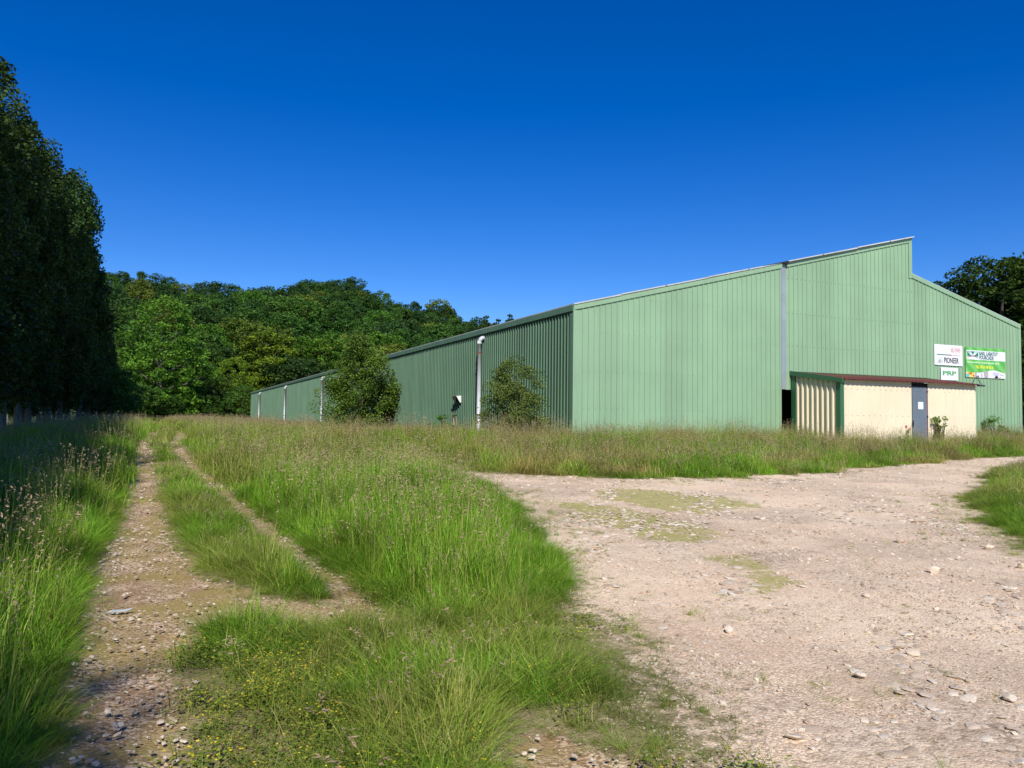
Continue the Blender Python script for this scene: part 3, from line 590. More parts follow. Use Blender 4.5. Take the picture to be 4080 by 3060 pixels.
# ------------------------------------------------------------------ foliage builders
def leaf_quads(C, size, rng, up=0.35, aspect=0.6, var=None):
    """C (n,3) centres -> diamond leaves"""
    n = len(C); d = rng.normal(size=(n, 3)); d[:, 2] *= 0.6; d /= np.linalg.norm(d, axis=1)[:, None]
    nn = rng.normal(size=(n, 3)); nn[:, 2] = np.abs(nn[:, 2])+up; nn -= (nn*d).sum(1)[:, None]*d; nn /= np.linalg.norm(nn, axis=1)[:, None]
    b = np.cross(nn, d); s = (size*rng.uniform(0.65, 1.3, n))[:, None]
    V_ = np.stack([C-d*s*0.5, C+b*s*0.5*aspect-nn*s*0.06, C+d*s*0.5, C-b*s*0.5*aspect-nn*s*0.06], 1).reshape(-1, 3)
    Fa = np.arange(4*n).reshape(n, 4); return V_, Fa
def crown_mesh(name, mat, env, nclump, nleaf, size, clump_r, rng, zs=(0, 1), flatten=0.6, shell=0.55, aspect=0.6):
    """env(t, phi) -> radius at height fraction t ; height range zs"""
    t = rng.uniform(0, 1, nclump*4); ph = rng.uniform(0, 2*math.pi, nclump*4); r = env(t, ph)
    keep = rng.uniform(0, r.max(), len(t)) < r; t, ph, r = t[keep][:nclump], ph[keep][:nclump], r[keep][:nclump]
    rr = r*np.sqrt(rng.uniform(shell**2, 1, len(t)))
    z = zs[0]+t*(zs[1]-zs[0]); C = np.stack([rr*np.cos(ph), rr*np.sin(ph), z], 1)
    cr = clump_r*rng.uniform(0.6, 1.25, len(C)); cv = rng.uniform(0, 1, len(C))
    idx = np.repeat(np.arange(len(C)), nleaf); g = rng.normal(size=(len(idx), 3)); g /= np.linalg.norm(g, axis=1)[:, None]
    g *= (rng.uniform(0.25, 1, len(idx))**0.5)[:, None]; g[:, 2] = g[:, 2]*flatten
    L = C[idx]+g*cr[idx][:, None]
    V_, Fa = leaf_quads(L, size, rng, aspect=aspect)
    var = np.clip(cv[idx]*0.6+rng.uniform(0, 0.45, len(idx)), 0, 1)
    me = np_mesh(name, V_, Fa, 4, [mat], False, dict(var=('FACE', var)))
    return me, C
def trunk_mesh(name, mat, h, r0, C, rng, nb=10, lean=0.02, zlow=0.25):
    mb = MB(); pts = [(0, 0, -0.4)]; k = 8; x = y = 0
    for i in range(1, k+1): x += rng.normal()*lean*h/k; y += rng.normal()*lean*h/k; pts.append((x, y, h*i/k))
    mb.tube(pts, [r0*1.25]+[r0*(1-0.85*i/k) for i in range(1, k+1)], 8)
    if len(C):
        for j in rng.choice(len(C), min(nb, len(C)), replace=False):
            c = Vector(C[j]); zb = max(h*zlow*0.8, min(c.z*0.65, h*0.85)); f = zb/h*k; i0 = min(int(f), k-1)
            b = Vector(pts[i0+1 if i0+1 < len(pts) else k]); b = Vector((b.x, b.y, zb)); m = (b+c)/2+Vector((rng.normal()*0.1, rng.normal()*0.1, -0.05*h*0.5))
            mb.tube([b, m, c], [r0*0.42, r0*0.26, r0*0.06], 5)
    o_me = bpy.data.meshes.new(name); o_me.from_pydata([tuple(p) for p in mb.v], [], mb.f); o_me.materials.append(mat)
    o_me.polygons.foreach_set('use_smooth', [True]*len(mb.f)); o_me.update(); return o_me
def round_env(R, lob=3, seed=0, low=0.25):
    rr = np.random.default_rng(seed); a = rr.uniform(0, 6.28, 4)
    def e(t, ph):
        prof = np.sqrt(np.clip(1-((t-0.45)/0.56)**2, 0, 1)); prof = np.where(t < 0.45, np.maximum(prof, low), prof)
        return R*prof*(1+0.16*np.sin(lob*ph+a[0]+t*5)+0.10*np.sin(5*ph+a[1]-t*9))
    return e
def place_tree(name, protos, i, x, y, s, rz, label, cat, group, z=None, sz=None, crown_mat=None):
    cm, tm = protos[i % len(protos)]
    e = empty(name, (x, y, float(Gh(x, y))-0.05 if z is None else z), rz, label=label, cat=cat, group=group)
    e.scale = (s, s, sz or s)
    for nm, me in (('crown', cm), ('trunk', tm)):
        o = link(bpy.data.objects.new(nm, me)); o.parent = e
        if nm == 'crown' and crown_mat: o.material_slots[0].link = 'OBJECT'; o.material_slots[0].material = crown_mat
    return e
def camxy(u, z, ):
    """photo column (2212 wide) and depth along the view -> world x, y"""
    x = (u*1.84448-2040)/F*z; return (CS*x+SN*z, -SN*x+CS*z)

# poplars --------------------------------------------------------------
def pop_env(t, ph): 
    pr = np.interp(t, [0, 0.06, 0.2, 0.45, 0.7, 0.88, 1], [1.0, 1.7, 2.2, 2.0, 1.35, 0.75, 0.1]); return pr*(1+0.2*np.sin(2*ph+t*17)+0.16*np.sin(5*ph-t*31))
pops = []
for s in range(3):
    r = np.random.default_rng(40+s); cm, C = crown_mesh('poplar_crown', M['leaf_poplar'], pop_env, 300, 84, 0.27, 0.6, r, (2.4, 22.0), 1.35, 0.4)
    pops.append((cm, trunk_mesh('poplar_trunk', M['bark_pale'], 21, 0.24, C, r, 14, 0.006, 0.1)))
PG = 'poplars in the dark row beside the track'
ordw = ['first', 'second', 'third', 'fourth', 'fifth', 'sixth', 'seventh', 'eighth', 'ninth', 'tenth', 'eleventh', 'twelfth', 'thirteenth', 'fourteenth', 'fifteenth', 'sixteenth']
pos = [(-7.15, -17.6, .88), (-7.1, -16.2, .87), (-7.2, -15.0, .84), (-7.8, -14.9, .88), (-8.0, -17.0, .9)]+[(-8.3, -10+3.7*k, random.uniform(.93, 1.05)) for k in range(12)]
pos2 = [(-9.1, 39.5, .90), (-9.0, 44.5, .93), (-9.0, 49.5, .90), (-9.1, 54.5, .96), (-9.0, 59.3, .95), (-8.9, 64.0, .97), (-8.7, 68.6, .93), (-8.7, 73.2, 1.0), (-8.6, 78.0, .98), (-8.3, 82.8, 1.03), (-7.9, 88.0, 1.08), (-7.3, 93.5, 1.12),
        (-7.2, 99, .80), (-6.6, 105, .70), (-6.2, 111, .62), (-5.8, 117, .5)]
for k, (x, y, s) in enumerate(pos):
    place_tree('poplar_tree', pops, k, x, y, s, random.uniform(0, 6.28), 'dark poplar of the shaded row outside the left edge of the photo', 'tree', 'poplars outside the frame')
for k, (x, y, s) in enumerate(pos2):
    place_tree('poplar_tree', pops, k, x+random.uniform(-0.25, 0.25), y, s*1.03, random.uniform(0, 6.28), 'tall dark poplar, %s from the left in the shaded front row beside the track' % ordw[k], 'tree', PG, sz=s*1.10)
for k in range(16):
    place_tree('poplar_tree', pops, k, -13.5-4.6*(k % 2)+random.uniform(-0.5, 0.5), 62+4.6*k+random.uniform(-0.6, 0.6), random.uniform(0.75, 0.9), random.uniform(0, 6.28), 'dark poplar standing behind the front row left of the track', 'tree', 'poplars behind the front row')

# generic crown kinds ---------------------------------------------------
hillt = []
for s in range(5):
    r = np.random.default_rng(60+s); hh = 11+s*0.7
    cm, C = crown_mesh('broadleaf_crown', M['leaf_hill'], round_env(5.6, 3, s, 0.5), 130, 62, 0.50, 1.25, r, (1.5, hh), 0.55, 0.55)
    hillt.append((cm, trunk_mesh('broadleaf_trunk', M['bark'], hh*0.8, 0.28, C, r, 8)))
bigt = []
for s in range(3):
    r = np.random.default_rng(80+s)
    cm, C = crown_mesh('broadleaf_crown', M['leaf_bright'], round_env(6.8, 3, s+9, 0.75), 260, 62, 0.44, 1.25, r, (0.6, 18.5), 0.5, 0.5)
    bigt.append((cm, trunk_mesh('broadleaf_trunk', M['bark'], 15, 0.4, C, r, 14)))
con = []
for s in range(2):
    r = np.random.default_rng(90+s); ce = lambda t, ph: 3.3*(1-t)**0.75*(0.8+0.3*np.sin(t*40+ph))+0.12
    cm, C = crown_mesh('conifer_crown', M['leaf_dark'], ce, 190, 46, 0.34, 0.7, r, (0.8, 17), 0.45, 0.35)
    con.append((cm, trunk_mesh('conifer_trunk', M['bark'], 16.5, 0.22, C, r, 8)))

# hill ------------------------------------------------------------------
RU = [-400, 0, 220, 260, 290, 335, 400, 450, 520, 600, 650, 700, 740, 790, 830, 900, 960, 1010, 1060, 1110, 1180, 1280, 1450, 2600]
RV = [605, 598, 594, 600, 614, 600, 614, 624, 630, 642, 644, 624, 594, 612, 634, 664, 674, 690, 716, 742, 800, 865, 895, 900]
RX_ = [(u-1106)/1706*300 for u in RU]; RH = [max(0.0, (905-v)/1706*300-9.5) for v in RV]
def hillh(x, z):
    """camera-frame plan coordinates of the terrain"""
    r = np.interp(x, RX_, RH); t = np.clip((z-146)/(300-146), 0, 1); p = t**0.85
    back = np.clip(1-(z-300)/900, 0, 1)
    return 1.0+r*p*back+2.5*(fbm(x*0.03, z*0.03, 11)-0.5)*t
hx = np.arange(-420, 240, 6.0); hz = np.arange(140, 1000, 6.0); A, B = np.meshgrid(hx, hz); Hh = hillh(A, B); Hh[0, :] = 0.6
vv = np.column_stack([(CS*A+SN*B).ravel(), (-SN*A+CS*B).ravel(), Hh.ravel()-0.1]); nn_ = len(hx)
ii = (np.arange(len(hz)-1)[:, None]*nn_+np.arange(nn_-1)[None, :]).ravel()
k = NT('hill_floor'); g_ = k.n('ShaderNodeNewGeometry'); n_ = k.noise(g_.outputs['Position'], 0.4, 6)
k.l(k.ramp(n_, [(0.35, (0.02, 0.035, 0.01)), (0.65, (0.045, 0.075, 0.02))]), k.b.inputs['Base Color']); k.b.inputs['Roughness'].default_value = 1
tag(link(bpy.data.objects.new('hill', np_mesh('hill', vv, np.stack([ii, ii+1, ii+nn_+1, ii+nn_], 1), 4, [k.m], True))), 'wooded hill behind the warehouse', None, None, 'structure')
HG = 'broadleaf trees covering the hill'
pts = []; r = np.random.default_rng(5)
z = 153.0
while z < 318:
    xa, xb = (150-1106)/1706*z, min(50, (1330-1106)/1706*z); sp_ = 8.2+(z-150)*0.012; x = xa+r.uniform(0, sp_)
    while x < xb:
        pts.append((x+r.normal()*1.2, z+r.normal()*1.6)); x += sp_
    z += 8.6
pts = [p for p in pts if hillh(p[0], p[1]) > -1][:296]
for k_, (x, z) in enumerate(pts):
    wx, wy = CS*x+SN*z, -SN*x+CS*z; s = r.uniform(0.78, 1.2)
    q_ = r.uniform(); mt_ = M['leaf_bright'] if q_ < 0.07 and z < 285 else M['leaf_olive'] if q_ < 0.17 else M['leaf_deep'] if q_ < (0.5 if z < 270 else 0.75) else None
    ucol = 1106+1706*x/z; cw = {None: 'mid green', M['leaf_bright']: 'bright green', M['leaf_olive']: 'olive', M['leaf_deep']: 'dark green'}[mt_]
    band = 'on the skyline' if z > 290 else 'high on the slope' if z > 245 else 'halfway up the slope' if z > 195 else 'low on the slope'
    wh_ = 'behind the poplar row' if ucol < 240 else 'above the end of the track' if ucol < 420 else 'left of the yellow-green oak' if ucol < 520 else 'above the yellow-green oak' if ucol < 640 else 'left of the tall shrub' if ucol < 720 else 'above the tall shrub' if ucol < 840 else 'above the near eave' if ucol < 960 else 'left of the conifers' if ucol < 1040 else 'behind the warehouse roof'
    place_tree('broadleaf_tree', hillt, k_, wx, wy, s, r.uniform(0, 6.28), '%s tree %s of the hill, %s' % (cw, band, wh_), 'tree', HG+', '+cw+', '+band+', '+wh_, z=float(hillh(x, z))-0.4, sz=s*r.uniform(0.85, 1.1),
               crown_mat=mt_)
# distinct trees at the foot of the hill
def named(protos, i, u, z, s, lab, mat=None, sz=None, name='broadleaf_tree', group=None, zz=None):
    x, y = camxy(u, z); return place_tree(name, protos, i, x, y, s, i*1.7+u, lab, 'tree', group, crown_mat=mat, sz=sz, z=zz)
named(bigt, 0, 345, 127, 1.02, 'tall bright green tree at the end of the track, its crown reaching the ground', sz=1.08)
named(bigt, 1, 268, 140, 1.0, 'green tree half hidden by the end of the poplar row', M['leaf_hill'], sz=1.15)
named(bigt, 2, 432, 146, 0.85, 'mid green tree between the tall bright tree and the yellow-green oak', M['leaf_hill'], sz=0.8)
named(bigt, 1, 575, 156, 1.16, 'broad yellow-green oak rising above the far end of the warehouse wall', M['leaf_yellow'], sz=0.98)
named(bigt, 0, 505, 142, 0.62, 'low yellow-green tree just left of the far end of the warehouse', M['leaf_yellow'], sz=0.62)
named(bigt, 2, 690, 160, 1.0, 'full green tree above the far warehouse roof, right of the yellow-green oak', sz=1.02)
named(bigt, 0, 470, 136, 0.50, 'small rounded green tree at the field edge left of the warehouse', M['leaf_hill'], sz=0.42)
named(bigt, 1, 400, 134, 0.55, 'small bright green tree beside the end of the track', sz=0.45)
named(bigt, 1, 800, 168, 1.05, 'green tree rising behind the tall shrub', M['leaf_hill'], sz=0.95)
named(bigt, 2, 905, 165, 1.0, 'light green tree above the warehouse eave with bare pale twigs', sz=0.93)
named(bigt, 0, 985, 175, 0.95, 'mid green tree above the middle of the near warehouse roof', M['leaf_hill'], sz=0.98)
named(con, 0, 1046, 122, 1.0, 'dark pointed conifer above the roofline, left of its pair', sz=1.02, name='conifer_tree')
named(con, 1, 1072, 126, 1.0, 'dark conifer standing between the two outer conifers above the roof', sz=1.05, name='conifer_tree')
named(con, 1, 1098, 120, 0.95, 'tallest dark conifer above the roofline', sz=1.05, name='conifer_tree')
# low undergrowth closing the foot of the wood
ordb = ['third', 'fourth', 'sixth', 'seventh', 'rightmost', 'second', 'leftmost', 'fifth']
for k_, (u, z, s) in enumerate([(300, 118, 0.5), (330, 122, 0.34), (372, 125, 0.36), (455, 131, 0.36), (525, 134, 0.45), (255, 105, 0.55), (240, 96, 0.6), (285, 128, 0.6)]):
    x, y = camxy(u, z); place_tree('undergrowth_bush', hillt, k_, x, y, s, k_*2.1, 'low leafy bush where the track meets the wood, %s of eight' % (ordb[k_] if 'most' in ordb[k_] else ordb[k_]+' from the left'), 'bush', 'bushes at the foot of the wood')
# right of the warehouse
dk = []
for s in range(2):
    r = np.random.default_rng(120+s); cm, C = crown_mesh('broadleaf_crown', M['leaf_dark'], round_env(6.2, 3, s+20, 0.8), 420, 130, 0.30, 1.05, r, (1.2, 13.6), 0.5, 0.45)
    dk.append((cm, trunk_mesh('broadleaf_trunk', M['bark'], 11, 0.35, C, r, 14)))
named(dk, 0, 2168, 58, 1.0, 'large dark broadleaf tree behind the right end of the warehouse', sz=0.97)
named(dk, 1, 2275, 62, 1.1, 'dark tree at the right edge of the photo beyond the warehouse', sz=1.0)
named(dk, 1, 2090, 70, 1.0, 'dark tree showing just above the sloping right roof edge', sz=0.86)
named(dk, 0, 2250, 50, 0.55, 'low dark tree in the gap right of the warehouse corner', sz=0.5)
named(dk, 1, 2225, 48, 0.3, 'dark bush beside the right corner of the warehouse', sz=0.28)

# shrubs ------------------------------------------------------------------
def ragged_env(R, seed):
    a = np.random.default_rng(seed).uniform(0, 6.28, 4)
    return lambda t, ph: R*np.interp(t, [0, .12, .4, .7, .88, 1], [.75, .95, 1.0, .78, .45, .18])*(1+0.30*np.sin(2*ph+a[0]+t*6)+0.26*np.sin(5*ph+a[1]-t*13))
def shrub(name, x, y, R, Ht, ncl, nl, size, cr, mat, label, seed, env=None, cat='shrub'):
    r = np.random.default_rng(seed); e = empty(name, (x, y, float(Gh(x, y))-0.03), 0, label=label, cat=cat)
    cm, C = crown_mesh('foliage', mat, env or ragged_env(R, seed), ncl, nl, size, cr, r, (0.1, Ht), 0.8, 0.3)
    o = link(bpy.data.objects.new('foliage', cm)); o.parent = e
    mb = MB()
    for j in r.choice(len(C), min(26, len(C)), replace=False):
        c = Vector(C[j]); a = Vector((r.normal()*0.12, r.normal()*0.12, -0.1)); m = a.lerp(c, 0.55)+Vector((0, 0, 0.12*Ht))
        mb.tube([a, m, c], [0.03, 0.018, 0.004], 5)
    me = mb.build('stems', M['bark'], e, True); return e
x, y = camxy(778, 50.5); shrub('shrub', x, y, 2.05, 6.2, 230, 160, 0.13, 0.62, M['leaf_shrub'], 'tall dense green shrub growing against the side wall, hiding part of the eave', 201)
x, y = camxy(1116, 30.0); shrub('shrub', x, y, 1.35, 3.15, 135, 135, 0.075, 0.33, M['leaf_willow'], 'airy olive-green bush in front of the side wall near the corner', 202)
x, y = camxy(960, 40.0); shrub('shrub', x, y, 0.38, 1.2, 18, 60, 0.07, 0.2, M['leaf_bright'], 'small bright green bush below the wall vent', 203)
x, y = camxy(742, 33); shrub('shrub', x, y, 1.1, 0.95, 40, 80, 0.07, 0.3, M['leaf_willow'], 'low bramble mound in the long grass before the tall shrub', 204)
x, y = camxy(2027, 33.2); shrub('sapling', x, y, 0.26, 1.35, 26, 40, 0.07, 0.13, M['leaf_yellow'], 'small yellow-green sapling in front of the cream shed wall right of the door', 205, lambda t, ph: 0.10+0.22*t+0*ph, 'sapling')
x, y = camxy(2150, 38.0); shrub('shrub', x, y, 0.45, 1.35, 20, 60, 0.08, 0.22, M['leaf_shrub'], 'small dark bush in front of the pale green wall right of the shed', 206)
x, y = camxy(2185, 37.6); shrub('shrub', x, y, 0.6, 0.9, 20, 50, 0.08, 0.25, M['leaf_shrub'], 'low bush at the right corner of the warehouse', 207)

# ------------------------------------------------------------------ grasses
def blade_mat():
    k = NT('grass_blade'); ti = k.attr('tint', 'INSTANCER').outputs['Fac']; v = k.attr('var').outputs['Fac']; oi = k.n('ShaderNodeObjectInfo').outputs['Random']
    g = k.ramp(v, [(0.0, (0.07, 0.17, 0.010)), (0.45, (0.155, 0.36, 0.02)), (0.8, (0.29, 0.47, 0.04)), (1.0, (0.55, 0.58, 0.15))])
    s = k.ramp(v, [(0.0, (0.17, 0.22, 0.03)), (0.5, (0.38, 0.33, 0.085)), (1.0, (0.62, 0.38, 0.24))])
    c = k.mix(ti, g, s); hv = k.n('ShaderNodeHueSaturation'); k.l(c, hv.inputs['Color']); k.l(k.math('MULTIPLY', k.math('ADD', 0.78, k.math('MULTIPLY', oi, 0.44)), k.ramp(k.noise(k.n('ShaderNodeObjectInfo').outputs['Location'], 0.9, 4, 0.6), [(0.36, (0.66, 0.66, 0.66)), (0.5, (1.0, 1.0, 1.0)), (0.66, (1.42, 1.42, 1.42))])), hv.inputs['Value'])
    k.l(k.math('ADD', 0.49, k.math('MULTIPLY', oi, 0.022)), hv.inputs['Hue'])
    k.l(hv.outputs[0], k.b.inputs['Base Color']); k.b.inputs['Roughness'].default_value = 0.6; k.b.inputs['Specular IOR Level'].default_value = 0.08
    tr = k.n('ShaderNodeBsdfTranslucent'); k.l(hv.outputs[0], tr.inputs[0]); ms = k.n('ShaderNodeMixShader'); ms.inputs[0].default_value = 0.3
    k.l(k.b.outputs[0], ms.inputs[1]); k.l(tr.outputs[0], ms.inputs[2]); k.l(ms.outputs[0], k.out.inputs[0]); return k.m
M['blade'] = blade_mat()
def head_mat():
    k = NT('grass_head'); oi = k.n('ShaderNodeObjectInfo').outputs['Random']
    k.l(k.ramp(oi, [(0.0, (0.22, 0.16, 0.09)), (0.5, (0.38, 0.28, 0.17)), (0.8, (0.37, 0.25, 0.16)), (1.0, (0.27, 0.29, 0.12))]), k.b.inputs['Base Color']); k.b.inputs['Roughness'].default_value = 0.8; return k.m
M['head'] = head_mat()
M['yellowflower'] = flat('yellow_petal', (0.80, 0.58, 0.02), 0.6); M['weedleaf'] = leaf_mat('weed_leaf', (0.08, 0.15, 0.02), (0.34, 0.38, 0.05), 0.25, 0.5, 0.25)
def ribbons(n, rad, hmin, hmax, width, rng, segs=4, droop=0.55, lean=0.35):
    bx = rng.normal(size=(n, 2))*rad*0.5; hh = rng.uniform(hmin, hmax, n); a = rng.uniform(0, 6.28, n); ln = rng.uniform(0.05, 1, n)*lean; dr = rng.uniform(0, 1, n)**1.5*droop
    w = width*rng.uniform(0.6, 1.3, n); d = np.stack([np.cos(a), np.sin(a)], 1); pa = a+math.pi/2+rng.normal(size=n)*0.5; p = np.stack([np.cos(pa), np.sin(pa)], 1)
    Vs = []
    for i in range(segs+1):
        t = i/segs; out = hh*(ln*t+dr*t*t*t*0.8); z = hh*(t-dr*0.45*t**3)
        ww = w*(1-t**1.7)*0.5+0.0004
        c = bx+d*out[:, None]
        Vs.append(np.column_stack([c-p*ww[:, None], z])); Vs.append(np.column_stack([c+p*ww[:, None], z]))
    V_ = np.stack(Vs, 1).reshape(-1, 3); m = 2*(segs+1); b = np.arange(n)[:, None]*m
    Fa = np.concatenate([b+np.array([2*i, 2*i+1, 2*i+3, 2*i+2])[None] for i in range(segs)], 0)
    var = np.tile(np.clip(rng.uniform(0, 1, n)*0.9+0.05, 0, 1), segs); return V_, Fa, var, (bx, d, hh, ln, dr)
protoc = {}
def proto(kind, meshes):
    c = bpy.data.collections.new('variants_'+kind)
    for i, me in enumerate(meshes):
        c.objects.link(bpy.data.objects.new('%s_%02d' % (kind, i), me))
    protoc[kind] = c; return c
def tuft(n, rad, h0, h1, w, seed, heads=0, leaves=0, flowers=0, droop=0.55, lean=0.35, segs=4):
    r = np.random.default_rng(seed); V_, Fa, var, inf = ribbons(n, rad, h0, h1, w, r, segs, droop, lean); mi = np.zeros(len(Fa), int)
    Vl, Fl, vl, ml_ = [V_], [Fa], [var], [mi]; nb = len(V_)
    def addl(v, f, va, m):
        nonlocal nb
        Vl.append(v); Fl.append(f+nb); vl.append(va); ml_.append(np.full(len(f), m)); nb += len(v)
    if heads:
        Vh, Fh, vh, inf = ribbons(heads, rad*1.2, h1*1.1, h1*1.6, w*0.35+0.0012, r, 4, 0.25, 0.22); addl(Vh, Fh, vh*0.3+0.7, 0)
        bx, d, hh, ln, dr = inf; Cs = []
        for t in np.linspace(0.80, 1.0, 7):
            c = bx+d*(hh*(ln*t+dr*t**3*0.8))[:, None]; z = hh*(t-dr*0.45*t**3); Cs.append(np.column_stack([c, z])+r.normal(size=(heads, 3))*0.012)
        v, f = leaf_quads(np.concatenate(Cs), 0.046, r, aspect=0.34); addl(v, f, np.full(len(f), 0.5), 1)
    if leaves:
        L = r.normal(size=(leaves, 3))*np.array([rad, rad, 0.0])*0.7; L[:, 2] = r.uniform(0.1, 1, leaves)*h1*0.6
        v, f = leaf_quads(L, 0.026, r, up=0.8, aspect=0.75); addl(v, f, r.uniform(0, 1, len(f)), 2)
    if flowers:
        L = r.normal(size=(flowers, 3))*np.array([rad, rad, 0.0])*0.6; L[:, 2] = r.uniform(0.5, 1.05, flowers)*h1*0.7
        for q in range(2):
            v, f = leaf_quads(L, 0.014, r, up=0.6, aspect=0.9); addl(v, f, r.uniform(0, 1, len(f)), 3)
    me = np_mesh('tuft', np.concatenate(Vl), np.concatenate(Fl), 4, [M['blade'], M['head'], M['weedleaf'], M['yellowflower']], False, dict(var=('FACE', np.concatenate(vl))))
    me.polygons.foreach_set('material_index', np.concatenate(ml_).astype(np.int32)); return me
proto('tall', [tuft(42, 0.15, 0.40, 1.0, 0.0115, 300+i, droop=0.75) for i in range(4)]+[tuft(38, 0.15, 0.35, 0.9, 0.011, 310+i, heads=4, leaves=8) for i in range(3)])
proto('short', [tuft(30, 0.11, 0.3, 1.0, 0.006, 320+i, lean=0.8) for i in range(4)]+[tuft(26, 0.11, 0.3, 0.9, 0.008, 330+i, leaves=14, lean=0.7) for i in range(2)])
proto('far', [tuft(60, 0.36, 0.5, 1.0, 0.016, 340+i, segs=3) for i in range(3)]+[tuft(50, 0.36, 0.4, 0.85, 0.015, 350+i, heads=9, segs=3) for i in range(3)])
proto('weed', [tuft(12, 0.13, 0.2, 0.5, 0.005, 360+i, leaves=90, flowers=f) for i, f in enumerate((14, 10, 4, 0))])
proto('stalk', [tuft(2, 0.05, 0.3, 0.6, 0.005, 370+i, heads=4, droop=0.2) for i in range(4)])
def scatter(name, kind, P3, rot, sxy, sz, tint, idx, label):
    me = bpy.data.meshes.new(name); n = len(P3); me.vertices.add(n); me.vertices.foreach_set('co', np.asarray(P3, np.float32).ravel())
    for nm, typ, d, key in (('rot', 'FLOAT_VECTOR', np.column_stack([rot[:, 0], rot[:, 1], rot[:, 2]]), 'vector'), ('scl', 'FLOAT_VECTOR', np.column_stack([sxy, sxy, sz]), 'vector'), ('tint', 'FLOAT', tint, 'value')):
        a = me.attributes.new(nm, typ, 'POINT'); a.data.foreach_set(key, np.asarray(d, np.float32).ravel())
    a = me.attributes.new('idx', 'INT', 'POINT'); a.data.foreach_set('value', np.asarray(idx, np.int32))
    o = link(bpy.data.objects.new(name, me)); tag(o, label, None, None, 'stuff')
    ng = bpy.data.node_groups.new(name, 'GeometryNodeTree'); ng.interface.new_socket('Geometry', in_out='INPUT', socket_type='NodeSocketGeometry'); ng.interface.new_socket('Geometry', in_out='OUTPUT', socket_type='NodeSocketGeometry')
    N = ng.nodes.new; gi = N('NodeGroupInput'); go = N('NodeGroupOutput'); ip = N('GeometryNodeInstanceOnPoints'); ci = N('GeometryNodeCollectionInfo')
    ci.inputs[0].default_value = protoc[kind]; ci.inputs['Separate Children'].default_value = True; ci.inputs['Reset Children'].default_value = True
    def na(nm, t):
        x = N('GeometryNodeInputNamedAttribute'); x.data_type = t; x.inputs[0].default_value = nm; return x.outputs[0]
    ip.inputs['Pick Instance'].default_value = True; L = ng.links.new
    L(gi.outputs[0], ip.inputs['Points']); L(ci.outputs[0], ip.inputs['Instance']); L(na('idx', 'INT'), ip.inputs['Instance Index'])
    L(na('rot', 'FLOAT_VECTOR'), ip.inputs['Rotation']); L(na('scl', 'FLOAT_VECTOR'), ip.inputs['Scale']); L(ip.outputs[0], go.inputs[0])
    md = o.modifiers.new('scatter', 'NODES'); md.node_group = ng; return o
def inview(X, Y, m=0.22):
    z = SN*X+CS*Y; x = CS*X-SN*Y; return (z > 0.8) & (np.abs(x) < z*(0.648+m)+0.8)
def sample(n, x0, x1, y0, y1, r): return np.column_stack([r.uniform(x0, x1, n), r.uniform(y0, y1, n)])
def build_scatter(name, kind, area, dens, hfun, label, seed, nvar, xy=None):
    r = np.random.default_rng(seed); x0, x1, y0, y1 = area; n = int((x1-x0)*(y1-y0)*dens); P_ = sample(n, x0, x1, y0, y1, r)
    P_ = P_[inview(P_[:, 0], P_[:, 1])]; f = fields(P_); h, prob, tint = hfun(P_, f)
    inb = (P_[:, 0] > BX0-0.15) & (P_[:, 1] > BY0-0.15); inb |= (P_[:, 0] > SX0-0.05) & (P_[:, 0] < SX1+0.05) & (P_[:, 1] > SY-0.05)
    k_ = (r.uniform(0, 1, len(P_)) < prob) & (h > 0.012) & ~inb; P_, h, tint = P_[k_], h[k_], tint[k_]; n = len(P_)
    P3 = np.column_stack([P_, Gh(P_[:, 0], P_[:, 1])-0.012-0.0*h]); rot = np.column_stack([r.normal(size=n)*0.08+0.03, r.normal(size=n)*0.08, r.uniform(0, 6.28, n)])
    h = h*r.uniform(0.75, 1.2, n); sxy = (np.clip(h, 0.25, 1.0) if xy is None else np.clip(h*3.0, 0.14, -xy)*r.uniform(0.8, 1.2, n) if xy < 0 else np.full(n, xy)*r.uniform(0.8, 1.2, n))
    print(name, n); return scatter(name, kind, P3, rot, sxy, h, np.clip(tint+r.normal(size=n)*0.12, 0, 1), r.integers(0, nvar, n), label)
sst = lambda a, b, x: (lambda t: t*t*(3-2*t))(np.clip((x-a)/(b-a), 0, 1))
